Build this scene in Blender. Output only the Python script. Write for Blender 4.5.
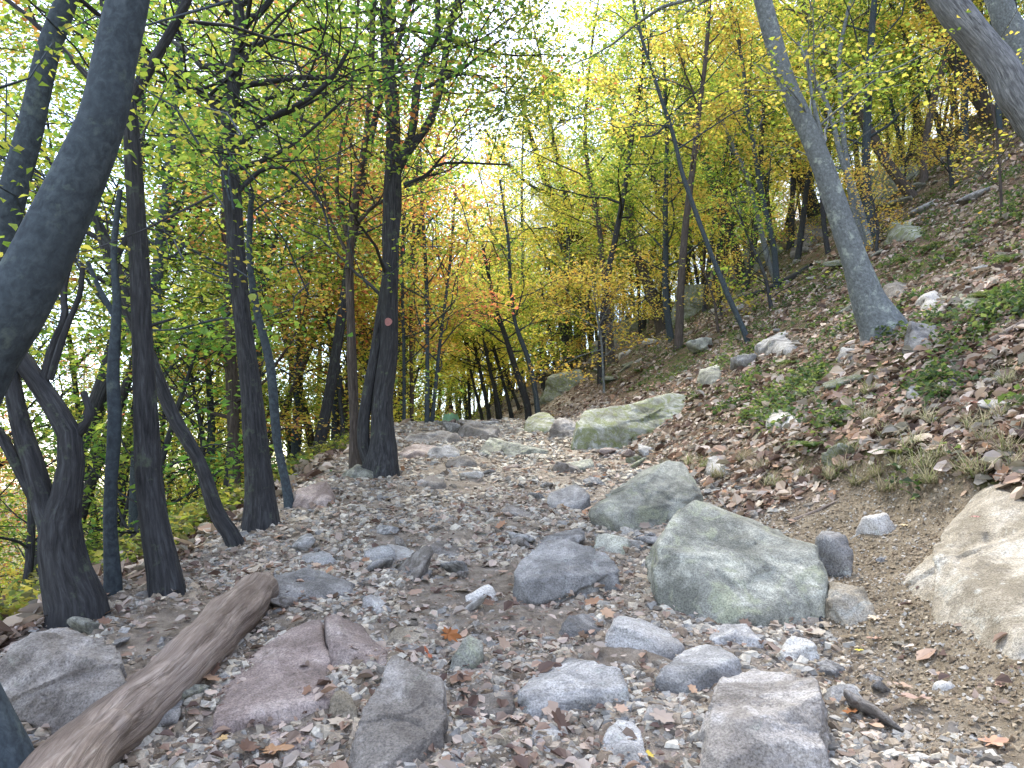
import bpy, bmesh, math, numpy as np
from mathutils import Vector, noise as mnoise
R = math.radians
for o in list(bpy.data.objects): bpy.data.objects.remove(o, do_unlink=True)
scene = bpy.context.scene
COL = scene.collection

# ------------------------------------------------------------------ camera, sky, sun, exposure
F = 740.0; PITCH = math.atan(96/740)
cam_d = bpy.data.cameras.new('camera'); cam = bpy.data.objects.new('camera', cam_d); COL.objects.link(cam)
cam_d.sensor_width = 36; cam_d.lens = F/1024*36; cam_d.clip_start = .05; cam_d.clip_end = 20000
cam.location = (0, 0, 0); cam.rotation_euler = (R(90)+PITCH, 0, 0)
scene.camera = cam
world = bpy.data.worlds.new("World"); scene.world = world; world.use_nodes = True
wn, wl = world.node_tree.nodes, world.node_tree.links
wn.clear()
SUN_EL, SUN_AZ = 60, 352          # azimuth clockwise from +Y (view direction): ahead, through the gap over the trail
sky = wn.new('ShaderNodeTexSky'); sky.sky_type = 'NISHITA'; sky.sun_disc = False
sky.sun_elevation = R(SUN_EL); sky.sun_rotation = R(SUN_AZ); sky.air_density = 1.0; sky.dust_density = .7; sky.ozone_density = 1.0
# bright thin cloud over the blue
tc = wn.new('ShaderNodeTexCoord'); nz = wn.new('ShaderNodeTexNoise'); nz.inputs['Scale'].default_value = 2.2; nz.inputs['Detail'].default_value = 6
cr = wn.new('ShaderNodeValToRGB'); cr.color_ramp.elements[0].position = .38; cr.color_ramp.elements[1].position = .66
cr.color_ramp.elements[0].color = (.2, .2, .2, 1); cr.color_ramp.elements[1].color = (.9, .9, .9, 1)
mx = wn.new('ShaderNodeMix'); mx.data_type = 'RGBA'; mx.inputs['B'].default_value = (2.25, 2.2, 2.5, 1)
bg = wn.new('ShaderNodeBackground'); bg.inputs['Strength'].default_value = .15
wo = wn.new('ShaderNodeOutputWorld')
wl.new(tc.outputs['Generated'], nz.inputs['Vector']); wl.new(nz.outputs['Fac'], cr.inputs['Fac'])
wl.new(cr.outputs['Color'], mx.inputs['Factor']); wl.new(sky.outputs['Color'], mx.inputs['A']); wl.new(mx.outputs['Result'], bg.inputs['Color'])
wl.new(bg.outputs['Background'], wo.inputs['Surface'])
sd = bpy.data.lights.new('sun', 'SUN'); sun = bpy.data.objects.new('sun', sd); COL.objects.link(sun)
sd.energy = 1.5; sd.angle = R(10); sd.color = (1, .95, .86)
_v = Vector((math.sin(R(SUN_AZ))*math.cos(R(SUN_EL)), math.cos(R(SUN_AZ))*math.cos(R(SUN_EL)), math.sin(R(SUN_EL))))
sun.rotation_euler = _v.to_track_quat('Z', 'Y').to_euler()
scene.view_settings.view_transform = 'Standard'; scene.view_settings.look = 'None'
scene.view_settings.gamma = 1; scene.view_settings.exposure = 2.75
scene.cycles.max_bounces = 7; scene.cycles.diffuse_bounces = 4; scene.cycles.transmission_bounces = 5; scene.cycles.glossy_bounces = 2
scene.cycles.use_denoising = True
scene.cycles.use_adaptive_sampling = True; scene.cycles.adaptive_threshold = .02

# ------------------------------------------------------------------ numeric helpers
def _h(ix, iy, iz):
    n = (ix*374761393 + iy*668265263 + iz*2147483647 % 1000003 * 7919).astype(np.int64)
    n = (n ^ (n >> 13)) * 1274126177 & 0x7fffffff
    n = (n ^ (n >> 16)) * 668265263 & 0x7fffffff
    return (n & 0xffff)/32767.5 - 1
def vn(p):
    p = np.asarray(p, float); i = np.floor(p).astype(np.int64); f = p-i; f = f*f*(3-2*f)
    x, y, z = i[:, 0], i[:, 1], i[:, 2]; a, b, c = f[:, 0], f[:, 1], f[:, 2]
    def L(u, v, t): return u+(v-u)*t
    return L(L(L(_h(x, y, z), _h(x+1, y, z), a), L(_h(x, y+1, z), _h(x+1, y+1, z), a), b),
             L(L(_h(x, y, z+1), _h(x+1, y, z+1), a), L(_h(x, y+1, z+1), _h(x+1, y+1, z+1), a), b), c)
def fbm(p, o=4, g=.5):
    p = np.asarray(p, float); s = 0; a = 1
    for k in range(o): s = s+a*vn(p); p = p*2.03+17.3; a *= g
    return s
def smax(a, b, k): return .5*(a+b+np.sqrt((a-b)**2+k*k))
def smin(a, b, k): return .5*(a+b-np.sqrt((a-b)**2+k*k))
def relu(a, k=.3): return .5*(a+np.sqrt(a*a+k*k))
def gz(x, y):
    x = np.asarray(x, float); y = np.asarray(y, float)
    trail = smin(-1.5+.17*y, .97-.015*y*0, .25) - .22*relu(y-38, 4)
    bank = -2.37+.17*y+.58*x+.12*relu(x-6, 1) - .42*relu(y+1.6*smax(x, 2.2, 1.)-52.5, 1.2) - .35*relu(x-40, 4)
    z = smax(trail, bank, .18)
    # dug lip of the bank
    w = np.exp(-((y-4.2)/1.3)**2)
    z = z + w*.10*np.tanh((x-2.36)/.10)*np.exp(-((x-2.36)/.9)**2)
    l = .45*relu(-2.15-x, .15) + .5*relu(-5.8-x, .8) - .8*relu(-26-x, 3)
    z = z - l*np.clip(1-(y-40)/80, 0, 1)
    return smax(z, -70+0*z, 8)
def gzf(x, y):
    x = np.asarray(x, float); y = np.asarray(y, float)
    sh = x.shape; xf, yf = x.ravel(), y.ravel()
    p = np.stack([xf, yf, 0*xf], 1)
    d = .05*fbm(p*1.3+5, 3) + .018*fbm(p*7+9, 3)
    far = np.clip((np.hypot(xf, yf)-12)/60, 0, 1)
    d = d + far*.5*fbm(p*.13, 3) + .12*vn(p*.6+3)*np.clip((xf-2.2)/2, 0, 1)
    return gz(x, y)+d.reshape(sh)
def ray(px, py):
    c, s = math.cos(PITCH), math.sin(PITCH); u = (px-512)/F; v = (384-py)/F
    q = c-v*s
    return np.array([u/q, 1, (s+v*c)/q])
_ys = np.geomspace(1.2, 60, 5000)
def hit(px, py):
    r = ray(px, py); g = gzf(r[0]*_ys, _ys); b = np.nonzero(r[2]*_ys <= g)[0]
    return r*(_ys[b[0]] if len(b) else _ys[np.argmin(r[2]*_ys-g+ .02*_ys)])
def at(px, py, y): return ray(px, py)*y

# ------------------------------------------------------------------ object helpers
def link(o, parent=None):
    COL.objects.link(o)
    if parent is not None: o.parent = parent
    return o
def tag(o, label=None, cat=None, group=None, kind=None):
    for k, v in (('label', label), ('category', cat), ('group', group), ('kind', kind)):
        if v: o[k] = v
    return o
def empty(name, loc):
    o = bpy.data.objects.new(name, None); link(o); o.location = loc; o.empty_display_size = .1; return o
def mk(name, V, Fs, mat, parent=None, loc=(0, 0, 0), smooth=True, bk=None, col=None):
    """V (N,3) in coordinates local to loc; Fs (M,k) int array"""
    me = bpy.data.meshes.new(name); V = np.ascontiguousarray(V, np.float32)
    if not isinstance(Fs, list): Fs = [Fs]
    me.vertices.add(len(V)); me.vertices.foreach_set('co', V.ravel())
    nl = sum(f.size for f in Fs); npol = sum(len(f) for f in Fs)
    me.loops.add(nl); me.loops.foreach_set('vertex_index', np.concatenate([f.ravel() for f in Fs]).astype(np.int32))
    me.polygons.add(npol); st = []; k0 = 0
    for f in Fs: st.append(k0+np.arange(len(f))*f.shape[1]); k0 += f.size
    me.polygons.foreach_set('loop_start', np.concatenate(st).astype(np.int32))
    me.polygons.foreach_set('use_smooth', np.full(npol, smooth))
    if bk is not None:
        a = me.attributes.new('bk', 'FLOAT_VECTOR', 'POINT'); a.data.foreach_set('vector', np.ascontiguousarray(bk, np.float32).ravel())
    if col is not None:
        a = me.attributes.new('lc', 'FLOAT_COLOR', 'POINT')
        c4 = np.ones((len(V), 4), np.float32); c4[:, :3] = col; a.data.foreach_set('color', c4.ravel())
    me.update(calc_edges=True); me.materials.append(mat)
    o = bpy.data.objects.new(name, me); link(o, parent); o.location = loc
    return o
class Acc:
    def __init__(s): s.V = []; s.Q = []; s.B = []; s.C = []; s.n = 0
    def add(s, V, Q, B=None, C=None):
        s.V.append(V); s.Q.append(np.asarray(Q)+s.n); s.n += len(V)
        if B is not None: s.B.append(B)
        if C is not None: s.C.append(C)
    def build(s, name, mat, parent=None, loc=(0, 0, 0), smooth=True):
        return mk(name, np.concatenate(s.V)-0, np.concatenate(s.Q), mat, parent, loc, smooth,
                  np.concatenate(s.B) if s.B else None, np.concatenate(s.C) if s.C else None)
def cr_spline(P, n):
    P = np.asarray(P, float)
    if len(P) == 2: t = np.linspace(0, 1, n)[:, None]; return P[0]*(1-t)+P[1]*t
    Q = np.vstack([2*P[0]-P[1], P, 2*P[-1]-P[-2]]); out = []
    for t in np.linspace(0, len(P)-1-1e-9, n):
        i = int(t); f = t-i; a, b, c, d = Q[i:i+4]
        out.append(.5*((2*b)+(c-a)*f+(2*a-5*b+4*c-d)*f*f+(3*b-a-3*c+d)*f**3))
    return np.array(out)
def tube(acc, P, Rr, K=8, rough=0., cap=False, seed=0, flare=0.):
    P = np.asarray(P, float); Rr = np.asarray(Rr, float); n = len(P)
    T = np.gradient(P, axis=0); T /= np.linalg.norm(T, axis=1)[:, None]+1e-9
    ref = np.array([0, 1., 0]) if abs(T[0][1]) < .8 else np.array([1., 0, 0])
    U = np.zeros_like(P); u = ref
    for i in range(n):
        u = u-T[i]*u.dot(T[i]); u /= np.linalg.norm(u)+1e-9; U[i] = u
    W = np.cross(T, U); L = np.concatenate([[0], np.cumsum(np.linalg.norm(np.diff(P, axis=0), axis=1))])
    a = np.arange(K)*2*math.pi/K
    ca, sa = np.cos(a)[None, :, None], np.sin(a)[None, :, None]
    rr = np.repeat(Rr[:, None], K, 1)
    B = np.stack([np.broadcast_to(np.cos(a)[None], (n, K))*Rr[:, None], np.broadcast_to(np.sin(a)[None], (n, K))*Rr[:, None],
                  np.broadcast_to(L[:, None], (n, K))], 2).reshape(-1, 3)+seed*3.7
    if rough:
        d = vn(B*np.array([26, 26, 4.]))*.55 + vn(B*np.array([60, 60, 9.]))*.3 + fbm(B*np.array([5, 5, 1.6]), 2)*.9
        rr = rr*(1+rough*d.reshape(n, K))
    if flare:
        lobes = .5+.5*np.cos(a*4+seed)+.3*np.cos(a*7+seed*2)
        rr = rr*(1+flare*np.exp(-L/.22)[:, None]*(.5+lobes[None]))
    V = (P[:, None]+rr[:, :, None]*(ca*U[:, None]+sa*W[:, None])).reshape(-1, 3)
    i = np.arange(n-1)[:, None]*K; j = np.arange(K)[None]; j2 = (j+1) % K
    Q = np.stack([i+j, i+j2, i+K+j2, i+K+j], 2).reshape(-1, 4)
    if cap:
        V = np.vstack([V, P[0], P[-1]]); B = np.vstack([B, B[0], B[-1]]); c0, c1 = n*K, n*K+1
        jj = np.arange(K); 
        Q = np.vstack([Q, np.stack([(jj+1) % K, jj, np.full(K, c0), np.full(K, c0)], 1)[:, :4],
                       np.stack([(n-1)*K+jj, (n-1)*K+(jj+1) % K, np.full(K, c1), np.full(K, c1)], 1)])
        # degenerate quads are removed by validate later
    acc.add(V, Q, B)

# ------------------------------------------------------------------ materials
def mat(name, build):
    m = bpy.data.materials.new(name); m.use_nodes = True; nt = m.node_tree; nt.nodes.clear()
    out = nt.nodes.new('ShaderNodeOutputMaterial')
    class N:
        def __init__(s): s.nt = nt
        def n(s, t, **k):
            x = nt.nodes.new('ShaderNode'+t)
            for a, b in k.items():
                if a in x.inputs: x.inputs[a].default_value = b
                else: setattr(x, a, b)
            return x
        def l(s, a, b): nt.links.new(a, b)
        def noise(s, vec, scale, detail=4, rough=.6, dist=0):
            x = s.n('TexNoise'); x.inputs['Scale'].default_value = scale; x.inputs['Detail'].default_value = detail
            x.inputs['Roughness'].default_value = rough; x.inputs['Distortion'].default_value = dist
            if vec is not None: s.l(vec, x.inputs['Vector'])
            return x.outputs['Fac']
        def ramp(s, fac, stops):
            x = s.n('ValToRGB'); e = x.color_ramp.elements
            while len(e) < len(stops): e.new(.5)
            for k, (p, c) in enumerate(stops):
                e[k].position = p; e[k].color = (c, c, c, 1) if isinstance(c, (int, float)) else (*c, 1)
            s.l(fac, x.inputs['Fac']); return x.outputs['Color']
        def mix(s, fac, a, b, blend='MIX'):
            x = s.n('Mix'); x.data_type = 'RGBA'; x.blend_type = blend
            for v, k in ((fac, 'Factor'), (a, 'A'), (b, 'B')):
                if isinstance(v, (int, float)): x.inputs[k].default_value = v if k == 'Factor' else (v, v, v, 1)
                elif isinstance(v, tuple): x.inputs[k].default_value = (*v, 1)
                else: s.l(v, x.inputs[k])
            return x.outputs['Result']
        def math(s, op, a, b=0.):
            x = s.n('Math'); x.operation = op
            for v, k in ((a, 0), (b, 1)):
                if isinstance(v, (int, float)): x.inputs[k].default_value = v
                else: s.l(v, x.inputs[k])
            return x.outputs[0]
        def map(s, vec, scale):
            x = s.n('Mapping'); x.inputs['Scale'].default_value = scale; s.l(vec, x.inputs['Vector']); return x.outputs['Vector']
        def bump(s, h, strength=.5, dist=.01, normal=None):
            x = s.n('Bump'); x.inputs['Strength'].default_value = strength; x.inputs['Distance'].default_value = dist
            s.l(h, x.inputs['Height'])
            if normal is not None: s.l(normal, x.inputs['Normal'])
            return x.outputs['Normal']
        def attr(s, nm):
            x = s.n('Attribute'); x.attribute_name = nm; return x
        def princ(s, col, rough=.85, normal=None, spec=.3):
            x = s.n('BsdfPrincipled'); x.inputs['Specular IOR Level'].default_value = spec
            if isinstance(rough, (int, float)): x.inputs['Roughness'].default_value = rough
            else: s.l(rough, x.inputs['Roughness'])
            if isinstance(col, tuple): x.inputs['Base Color'].default_value = (*col, 1)
            else: s.l(col, x.inputs['Base Color'])
            if normal is not None: s.l(normal, x.inputs['Normal'])
            return x.outputs[0]
    h = N(); s = build(h); nt.links.new(s, out.inputs['Surface']); return m

def bark(name, dark, mid, light, furrow, lich=None, lichamt=.5):
    def b(h):
        v = h.attr('bk').outputs['Vector']
        a = h.noise(h.map(v, (1, 1, .12) if furrow else (1, 1, .8)), 55 if furrow else 38, 6, .65, .4)
        b_ = h.noise(h.map(v, (1, 1, .5)), 5, 5, .6)
        c = h.ramp(a, [(.3, dark), (.5, mid), (.72, light)])
        c = h.mix(h.ramp(b_, [(.35, 0.), (.7, .6)]), c, mid)
        if lich: c = h.mix(h.ramp(h.noise(v, 9, 6, .7), [(lichamt, 0.), (lichamt+.12, .8)]), c, lich)
        rings = h.noise(h.map(v, (.4, .4, 14)), 3, 3, .5)
        ht = h.math('ADD', a, h.math('MULTIPLY', rings, .15 if furrow else .5))
        return h.princ(c, .9, h.bump(ht, .9 if furrow else .45, .012 if furrow else .005), .2)
    return mat(name, b)
M_DARK = bark('furrowed_bark', (.009, .009, .010), (.034, .035, .037), (.085, .09, .095), True, (.085, .105, .07), .58)
M_BROWN = bark('brown_bark', (.022, .018, .016), (.07, .058, .05), (.15, .13, .115), True)
M_GREY = bark('smooth_grey_bark', (.055, .06, .06), (.125, .138, .14), (.24, .26, .262), False, (.33, .37, .32), .55)
M_SLATE = bark('slate_grey_bark', (.022, .028, .033), (.045, .058, .067), (.085, .105, .115), False, (.10, .125, .11), .58)
def woodm(h):
    v = h.attr('bk').outputs['Vector']
    a = h.noise(h.map(v, (1, 1, .07)), 38, 8, .7, 2.2)
    b_ = h.noise(h.map(v, (1, 1, .25)), 6, 5, .65)
    c = h.ramp(a, [(.3, (.12, .09, .07)), (.5, (.27, .215, .175)), (.7, (.42, .365, .31))])
    c = h.mix(h.ramp(b_, [(.42, 0.), (.62, .75)]), c, (.075, .052, .040))
    cn = h.math('ABSOLUTE', h.math('SUBTRACT', h.noise(h.map(v, (1, 1, .07)), 9, 5, .6, 1.), .5))
    ck = h.ramp(cn, [(0., 0.), (.02, 1.)]); c = h.mix(h.math('MULTIPLY', h.math('SUBTRACT', 1., ck), .5), c, (.05, .035, .025))
    return h.princ(c, .75, h.bump(h.math('ADD', a, h.math('MULTIPLY', ck, .3)), .7, .009), .3)
M_FLAKY = bark('flaky_grey_bark', (.03, .03, .032), (.14, .145, .15), (.34, .35, .35), True)
M_WOOD = mat('weathered_wood', woodm)

def rockm(name, A, B, C, lich, la=.58, rough=.85):
    def b(h):
        tcx = h.n('TexCoord'); oi = h.n('ObjectInfo')
        vm = h.n('VectorMath'); vm.operation = 'ADD'; sc = h.n('VectorMath'); sc.operation = 'SCALE'
        cx = h.n('CombineXYZ'); h.l(oi.outputs['Random'], cx.inputs[0]); h.l(oi.outputs['Random'], cx.inputs[1])
        h.l(cx.outputs[0], sc.inputs[0]); sc.inputs['Scale'].default_value = 37
        h.l(tcx.outputs['Object'], vm.inputs[0]); h.l(sc.outputs[0], vm.inputs[1]); v = vm.outputs[0]
        n1 = h.noise(v, 3.5, 8, .65, .6); n2 = h.noise(v, 22, 6, .7); n3 = h.noise(v, 130, 3, .7); n4 = h.noise(v, 7, 7, .7, 1.)
        c = h.ramp(n1, [(.40, A), (.5, B), (.60, C)])
        c = h.mix(h.ramp(n2, [(.35, 0.), (.65, .55)]), c, A)
        c = h.mix(h.ramp(n4, [(la, 0.), (la+.1, .75)]), c, lich)
        sp = h.ramp(n3, [(.33, .35), (.5, 1.), (.68, 1.55)])
        c = h.mix(.7, c, sp, 'MULTIPLY')
        n5 = h.noise(h.map(v, (1, 1, 2.6)), 2.3, 9, .62, 1.3)
        rid = h.math('ABSOLUTE', h.math('SUBTRACT', n5, .5)); crk = h.ramp(rid, [(0., 0.), (.012, 1.)])
        ht = h.math('ADD', h.math('ADD', h.math('MULTIPLY', n2, .8), h.math('MULTIPLY', n3, .35)), h.math('MULTIPLY', crk, .10))
        ht = h.math('ADD', ht, h.math('MULTIPLY', n1, 1.4))
        c = h.mix(h.math('MULTIPLY', h.math('SUBTRACT', 1., crk), .3), c, (.09, .08, .07))
        val = h.n('HueSaturation'); val.inputs['Saturation'].default_value = 1
        h.l(h.math('ADD', .82, h.math('MULTIPLY', oi.outputs['Random'], .36)), val.inputs['Value']); h.l(c, val.inputs['Color'])
        return h.princ(val.outputs[0], rough, h.bump(ht, .7, .02), .3)
    return mat(name, b)
RK = dict(
    grey=rockm('grey_rock', (.14, .135, .128), (.27, .262, .25), (.42, .41, .39), (.36, .37, .33)),
    blue=rockm('blue_grey_rock', (.15, .148, .142), (.285, .28, .27), (.44, .43, .41), (.30, .32, .30)),
    pink=rockm('pinkish_rock', (.16, .125, .11), (.29, .235, .21), (.41, .35, .315), (.36, .35, .34), .62),
    green=rockm('lichened_rock', (.13, .132, .11), (.26, .262, .225), (.43, .43, .36), (.25, .265, .18), .52),
    tan=rockm('tan_rock', (.17, .145, .105), (.30, .265, .205), (.42, .385, .32), (.34, .34, .30), .56),
    pale=rockm('pale_rock', (.34, .32, .29), (.48, .46, .42), (.58, .57, .53), (.42, .43, .38), .6),
    moss=rockm('mossy_rock', (.12, .12, .085), (.24, .25, .21), (.36, .37, .33), (.13, .15, .045), .47),
    brown=rockm('brown_grey_rock', (.13, .115, .10), (.235, .215, .19), (.36, .34, .315), (.26, .26, .22), .6))

def leafm(name, tr=.5, gl=.03):
    def b(h):
        a = h.attr('lc').outputs['Color']; oi = h.n('ObjectInfo')
        hs = h.n('HueSaturation'); h.l(a, hs.inputs['Color'])
        h.l(h.math('ADD', .485, h.math('MULTIPLY', oi.outputs['Random'], .03)), hs.inputs['Hue'])
        h.l(h.math('ADD', .85, h.math('MULTIPLY', oi.outputs['Random'], .3)), hs.inputs['Value'])
        d = h.n('BsdfDiffuse'); t = h.n('BsdfTranslucent'); g = h.n('BsdfGlossy'); g.inputs['Roughness'].default_value = .45
        g.inputs['Color'].default_value = (.6, .6, .6, 1)
        h.l(hs.outputs[0], d.inputs['Color']); h.l(hs.outputs[0], t.inputs['Color'])
        m1 = h.n('MixShader'); m1.inputs[0].default_value = tr; h.l(d.outputs[0], m1.inputs[1]); h.l(t.outputs[0], m1.inputs[2])
        m2 = h.n('MixShader'); m2.inputs[0].default_value = gl; h.l(m1.outputs[0], m2.inputs[1]); h.l(g.outputs[0], m2.inputs[2])
        return m2.outputs[0]
    return mat(name, b)
M_LEAF = leafm('autumn_foliage', .58); M_LIT = leafm('dry_leaf', .15, .02); M_CHIP = None
def chipm(h):
    a = h.attr('lc').outputs['Color']; g = h.n('NewGeometry')
    n = h.noise(g.outputs['Position'], 90, 4, .7)
    c = h.mix(.7, a, h.ramp(n, [(.3, .5), (.7, 1.35)]), 'MULTIPLY')
    return h.princ(c, .85, h.bump(n, .4, .004), .3)
M_CHIP = mat('stone_chips', chipm)
def groundm(h):
    g = h.n('NewGeometry'); v = g.outputs['Position']; z = h.attr('lc').outputs['Color']
    sep = h.n('SeparateColor'); h.l(z, sep.inputs[0]); lit, dirt, moss = sep.outputs
    n1 = h.noise(v, 1.7, 6, .65, .4); n2 = h.noise(v, 9, 8, .72); n3 = h.noise(v, 60, 5, .7); n4 = h.noise(v, 240, 3, .7)
    trail = h.ramp(n2, [(.32, (.14, .115, .088)), (.5, (.26, .22, .175)), (.7, (.40, .35, .29))])
    dcol = h.ramp(n2, [(.32, (.13, .10, .065)), (.52, (.235, .19, .13)), (.7, (.34, .29, .215))])
    lcol = h.ramp(n3, [(.3, (.05, .034, .022)), (.5, (.13, .09, .06)), (.7, (.25, .18, .13))])
    mcol = h.ramp(n3, [(.3, (.03, .036, .01)), (.7, (.11, .12, .03))])
    c = h.mix(dirt, trail, dcol); c = h.mix(lit, c, lcol)
    mm = h.math('MULTIPLY', moss, h.ramp(h.noise(v, 3.3, 7, .7), [(.47, 0.), (.56, 1.)]))
    c = h.mix(mm, c, mcol)
    c = h.mix(.6, c, h.ramp(n4, [(.3, .55), (.5, 1.), (.7, 1.4)]), 'MULTIPLY')
    vo = h.n('TexVoronoi'); vo.inputs['Scale'].default_value = 45; h.l(v, vo.inputs['Vector'])
    ht = h.math('ADD', h.math('ADD', h.math('MULTIPLY', n2, 1.), h.math('MULTIPLY', n3, .5)), h.math('MULTIPLY', h.math('ADD', n4, vo.outputs['Distance']), .25))
    return h.princ(c, .92, h.bump(ht, .9, .03), .15)
M_GROUND = mat('forest_soil', groundm)
def flat(name, c, rough=.8, bumpy=40):
    def b(h):
        n = h.noise(h.n('TexCoord').outputs['Object'], bumpy, 4, .6)
        return h.princ(h.mix(.5, c, h.ramp(n, [(.3, .7), (.7, 1.25)]), 'MULTIPLY'), rough, h.bump(n, .3, .003), .3)
    return mat(name, b)

# ------------------------------------------------------------------ ground: one sheet to the horizon
def axis(lo, f0, f1, hi, step, grow):
    a = list(np.arange(f0, f1, step)); s = step
    while a[-1] < hi: s *= grow; a.append(a[-1]+s)
    s = step; b = [a[0]]
    while b[0] > lo: s *= grow; b.insert(0, b[0]-s)
    return np.array(b[:-1]+a)
gx = axis(-5000, -3.6, 4.2, 5000, .035, 1.045); gy = axis(-400, 1.7, 7.5, 6000, .035, 1.028)
X, Y = np.meshgrid(gx, gy); Z = gzf(X, Y)
r_ = np.hypot(X, Y)
nx, ny = len(gx), len(gy)
ii = np.arange(ny-1)[:, None]*nx+np.arange(nx-1)[None]
Q = np.stack([ii, ii+1, ii+nx+1, ii+nx], 2).reshape(-1, 4)
P3 = np.stack([X.ravel(), Y.ravel(), 0*X.ravel()], 1)
nzv = fbm(P3*1.1+31, 3)
xr, yr = X.ravel(), Y.ravel()
trail_edge = 1.45+.25*nzv
lit_m = np.clip((xr-trail_edge)/.5, 0, 1) + np.clip((-2.1+.2*nzv-xr)/.3, 0, 1)
dirt_m = np.clip((xr-1.15-.25*nzv)/.35, 0, 1)*np.clip((2.42+.12*nzv-xr)/.1, 0, 1)*np.clip((5.2-yr+.5*nzv)/.7, 0, 1)
lit_m = np.clip(lit_m*(1-dirt_m), 0, 1)
moss_m = np.clip((xr-2.0)/.5, 0, 1)*(1-dirt_m)+np.clip((-2.2-xr)/.3, 0, 1)
g = mk('ground', np.stack([xr, yr, Z.ravel()], 1), Q, M_GROUND, col=np.stack([lit_m, dirt_m, np.clip(moss_m, 0, 1)], 1))
tag(g, kind='structure')
def is_dirt(x, y):
    nzv = fbm(np.stack([x, y, 0*x], 1)*1.1+31, 3)
    return np.clip((x-1.15-.25*nzv)/.35, 0, 1)*np.clip((2.42+.12*nzv-x)/.1, 0, 1)*np.clip((5.2-y+.5*nzv)/.7, 0, 1)

# ------------------------------------------------------------------ leaf generation
PAL = {
 'green': [(.075, .16, .03), (.13, .23, .04), (.20, .29, .045), (.30, .36, .06)],
 'ygreen': [(.17, .27, .04), (.28, .37, .05), (.42, .45, .07), (.12, .20, .03), (.50, .46, .08)],
 'yellow': [(.60, .51, .08), (.64, .53, .09), (.45, .48, .07), (.30, .38, .05), (.60, .45, .08)],
 'gold': [(.76, .58, .11), (.74, .52, .10), (.60, .54, .10), (.66, .42, .08)],
 'orange': [(.58, .30, .08), (.48, .21, .07), (.60, .40, .09), (.38, .36, .06), (.54, .47, .08)],
 'red': [(.50, .13, .08), (.56, .18, .09), (.44, .22, .08), (.52, .32, .08), (.34, .33, .06)],
 'litter': [(.30, .24, .18), (.22, .165, .12), (.38, .315, .24), (.13, .085, .062), (.46, .39, .33), (.075, .05, .038), (.33, .23, .165), (.27, .245, .205), (.20, .18, .13)],
 'trailit': [(.30, .25, .195), (.24, .19, .145), (.40, .335, .27), (.12, .085, .065), (.30, .22, .155), (.33, .29, .24)],
 'chip': [(.25, .235, .215), (.36, .345, .32), (.14, .125, .11), (.44, .42, .375), (.26, .22, .175), (.23, .23, .23), (.33, .285, .24), (.17, .135, .105), (.40, .36, .30)],
 'dull_green': [(.08, .12, .03), (.15, .19, .035), (.24, .27, .04), (.30, .26, .05), (.10, .10, .04)],  # dull greens mixed with brown, leaf colours of the left-edge undergrowth
 'herb': [(.05, .09, .025), (.09, .13, .03), (.15, .18, .05), (.06, .09, .04)],
}
def rot_frames(rng, n, tilt, normal=None):
    """random frames (right, fwd, up) with up tilted from the normal"""
    az = rng.random(n)*2*math.pi
    N = np.tile([0, 0, 1.], (n, 1)) if normal is None else normal.copy()
    N = N+rng.normal(0, tilt, (n, 3)); N /= np.linalg.norm(N, axis=1)[:, None]
    A = np.stack([np.cos(az), np.sin(az), 0*az], 1); A = A-N*(A*N).sum(1)[:, None]; A /= np.linalg.norm(A, axis=1)[:, None]+1e-9
    return A, np.cross(N, A), N
def leaves(rng, C, size, pal, tilt=.5, normal=None, curl=.15, six=False, hang=0.):
    n = len(C); A, Bv, N = rot_frames(rng, n, tilt, normal)
    s = size*(.5+1.0*rng.random(n)); s = s[:, None]
    w = (.30+.1*rng.random(n))[:, None]; cu = (curl*(.3+1.2*rng.random(n))*rng.choice([-1, 1, 1], n))[:, None]
    if six:
        pts = [C, C+A*s*.35+Bv*s*w+N*s*cu, C+A*s*.72+Bv*s*w*.7+N*s*cu*1.1, C+A*s+N*s*cu*.3, C+A*s*.72-Bv*s*w*.7+N*s*cu*1.1, C+A*s*.35-Bv*s*w+N*s*cu]
        k = 6; q = np.array([[0, 1, 2, 3], [0, 3, 4, 5]])
    else:
        pts = [C, C+A*s*.5+Bv*s*w+N*s*cu, C+A*s, C+A*s*.5-Bv*s*w+N*s*cu]; k = 4; q = np.array([[0, 1, 2, 3]])
    V = np.stack(pts, 1).reshape(-1, 3)
    Qs = (np.arange(n)[:, None, None]*k+q[None]).reshape(-1, 4)
    p = np.array(PAL[pal] if isinstance(pal, str) else pal); ci = (np.abs(vn(C*.9+7))*len(p)*1.3+rng.random(n)*len(p)*.8).astype(int) % len(p)
    c = p[ci]*(.8+.52*rng.random((n, 1)))*(1.08 if pal == 'litter' else 1.12)
    return V, Qs, np.repeat(np.minimum(c, .85), k, 0)

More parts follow.
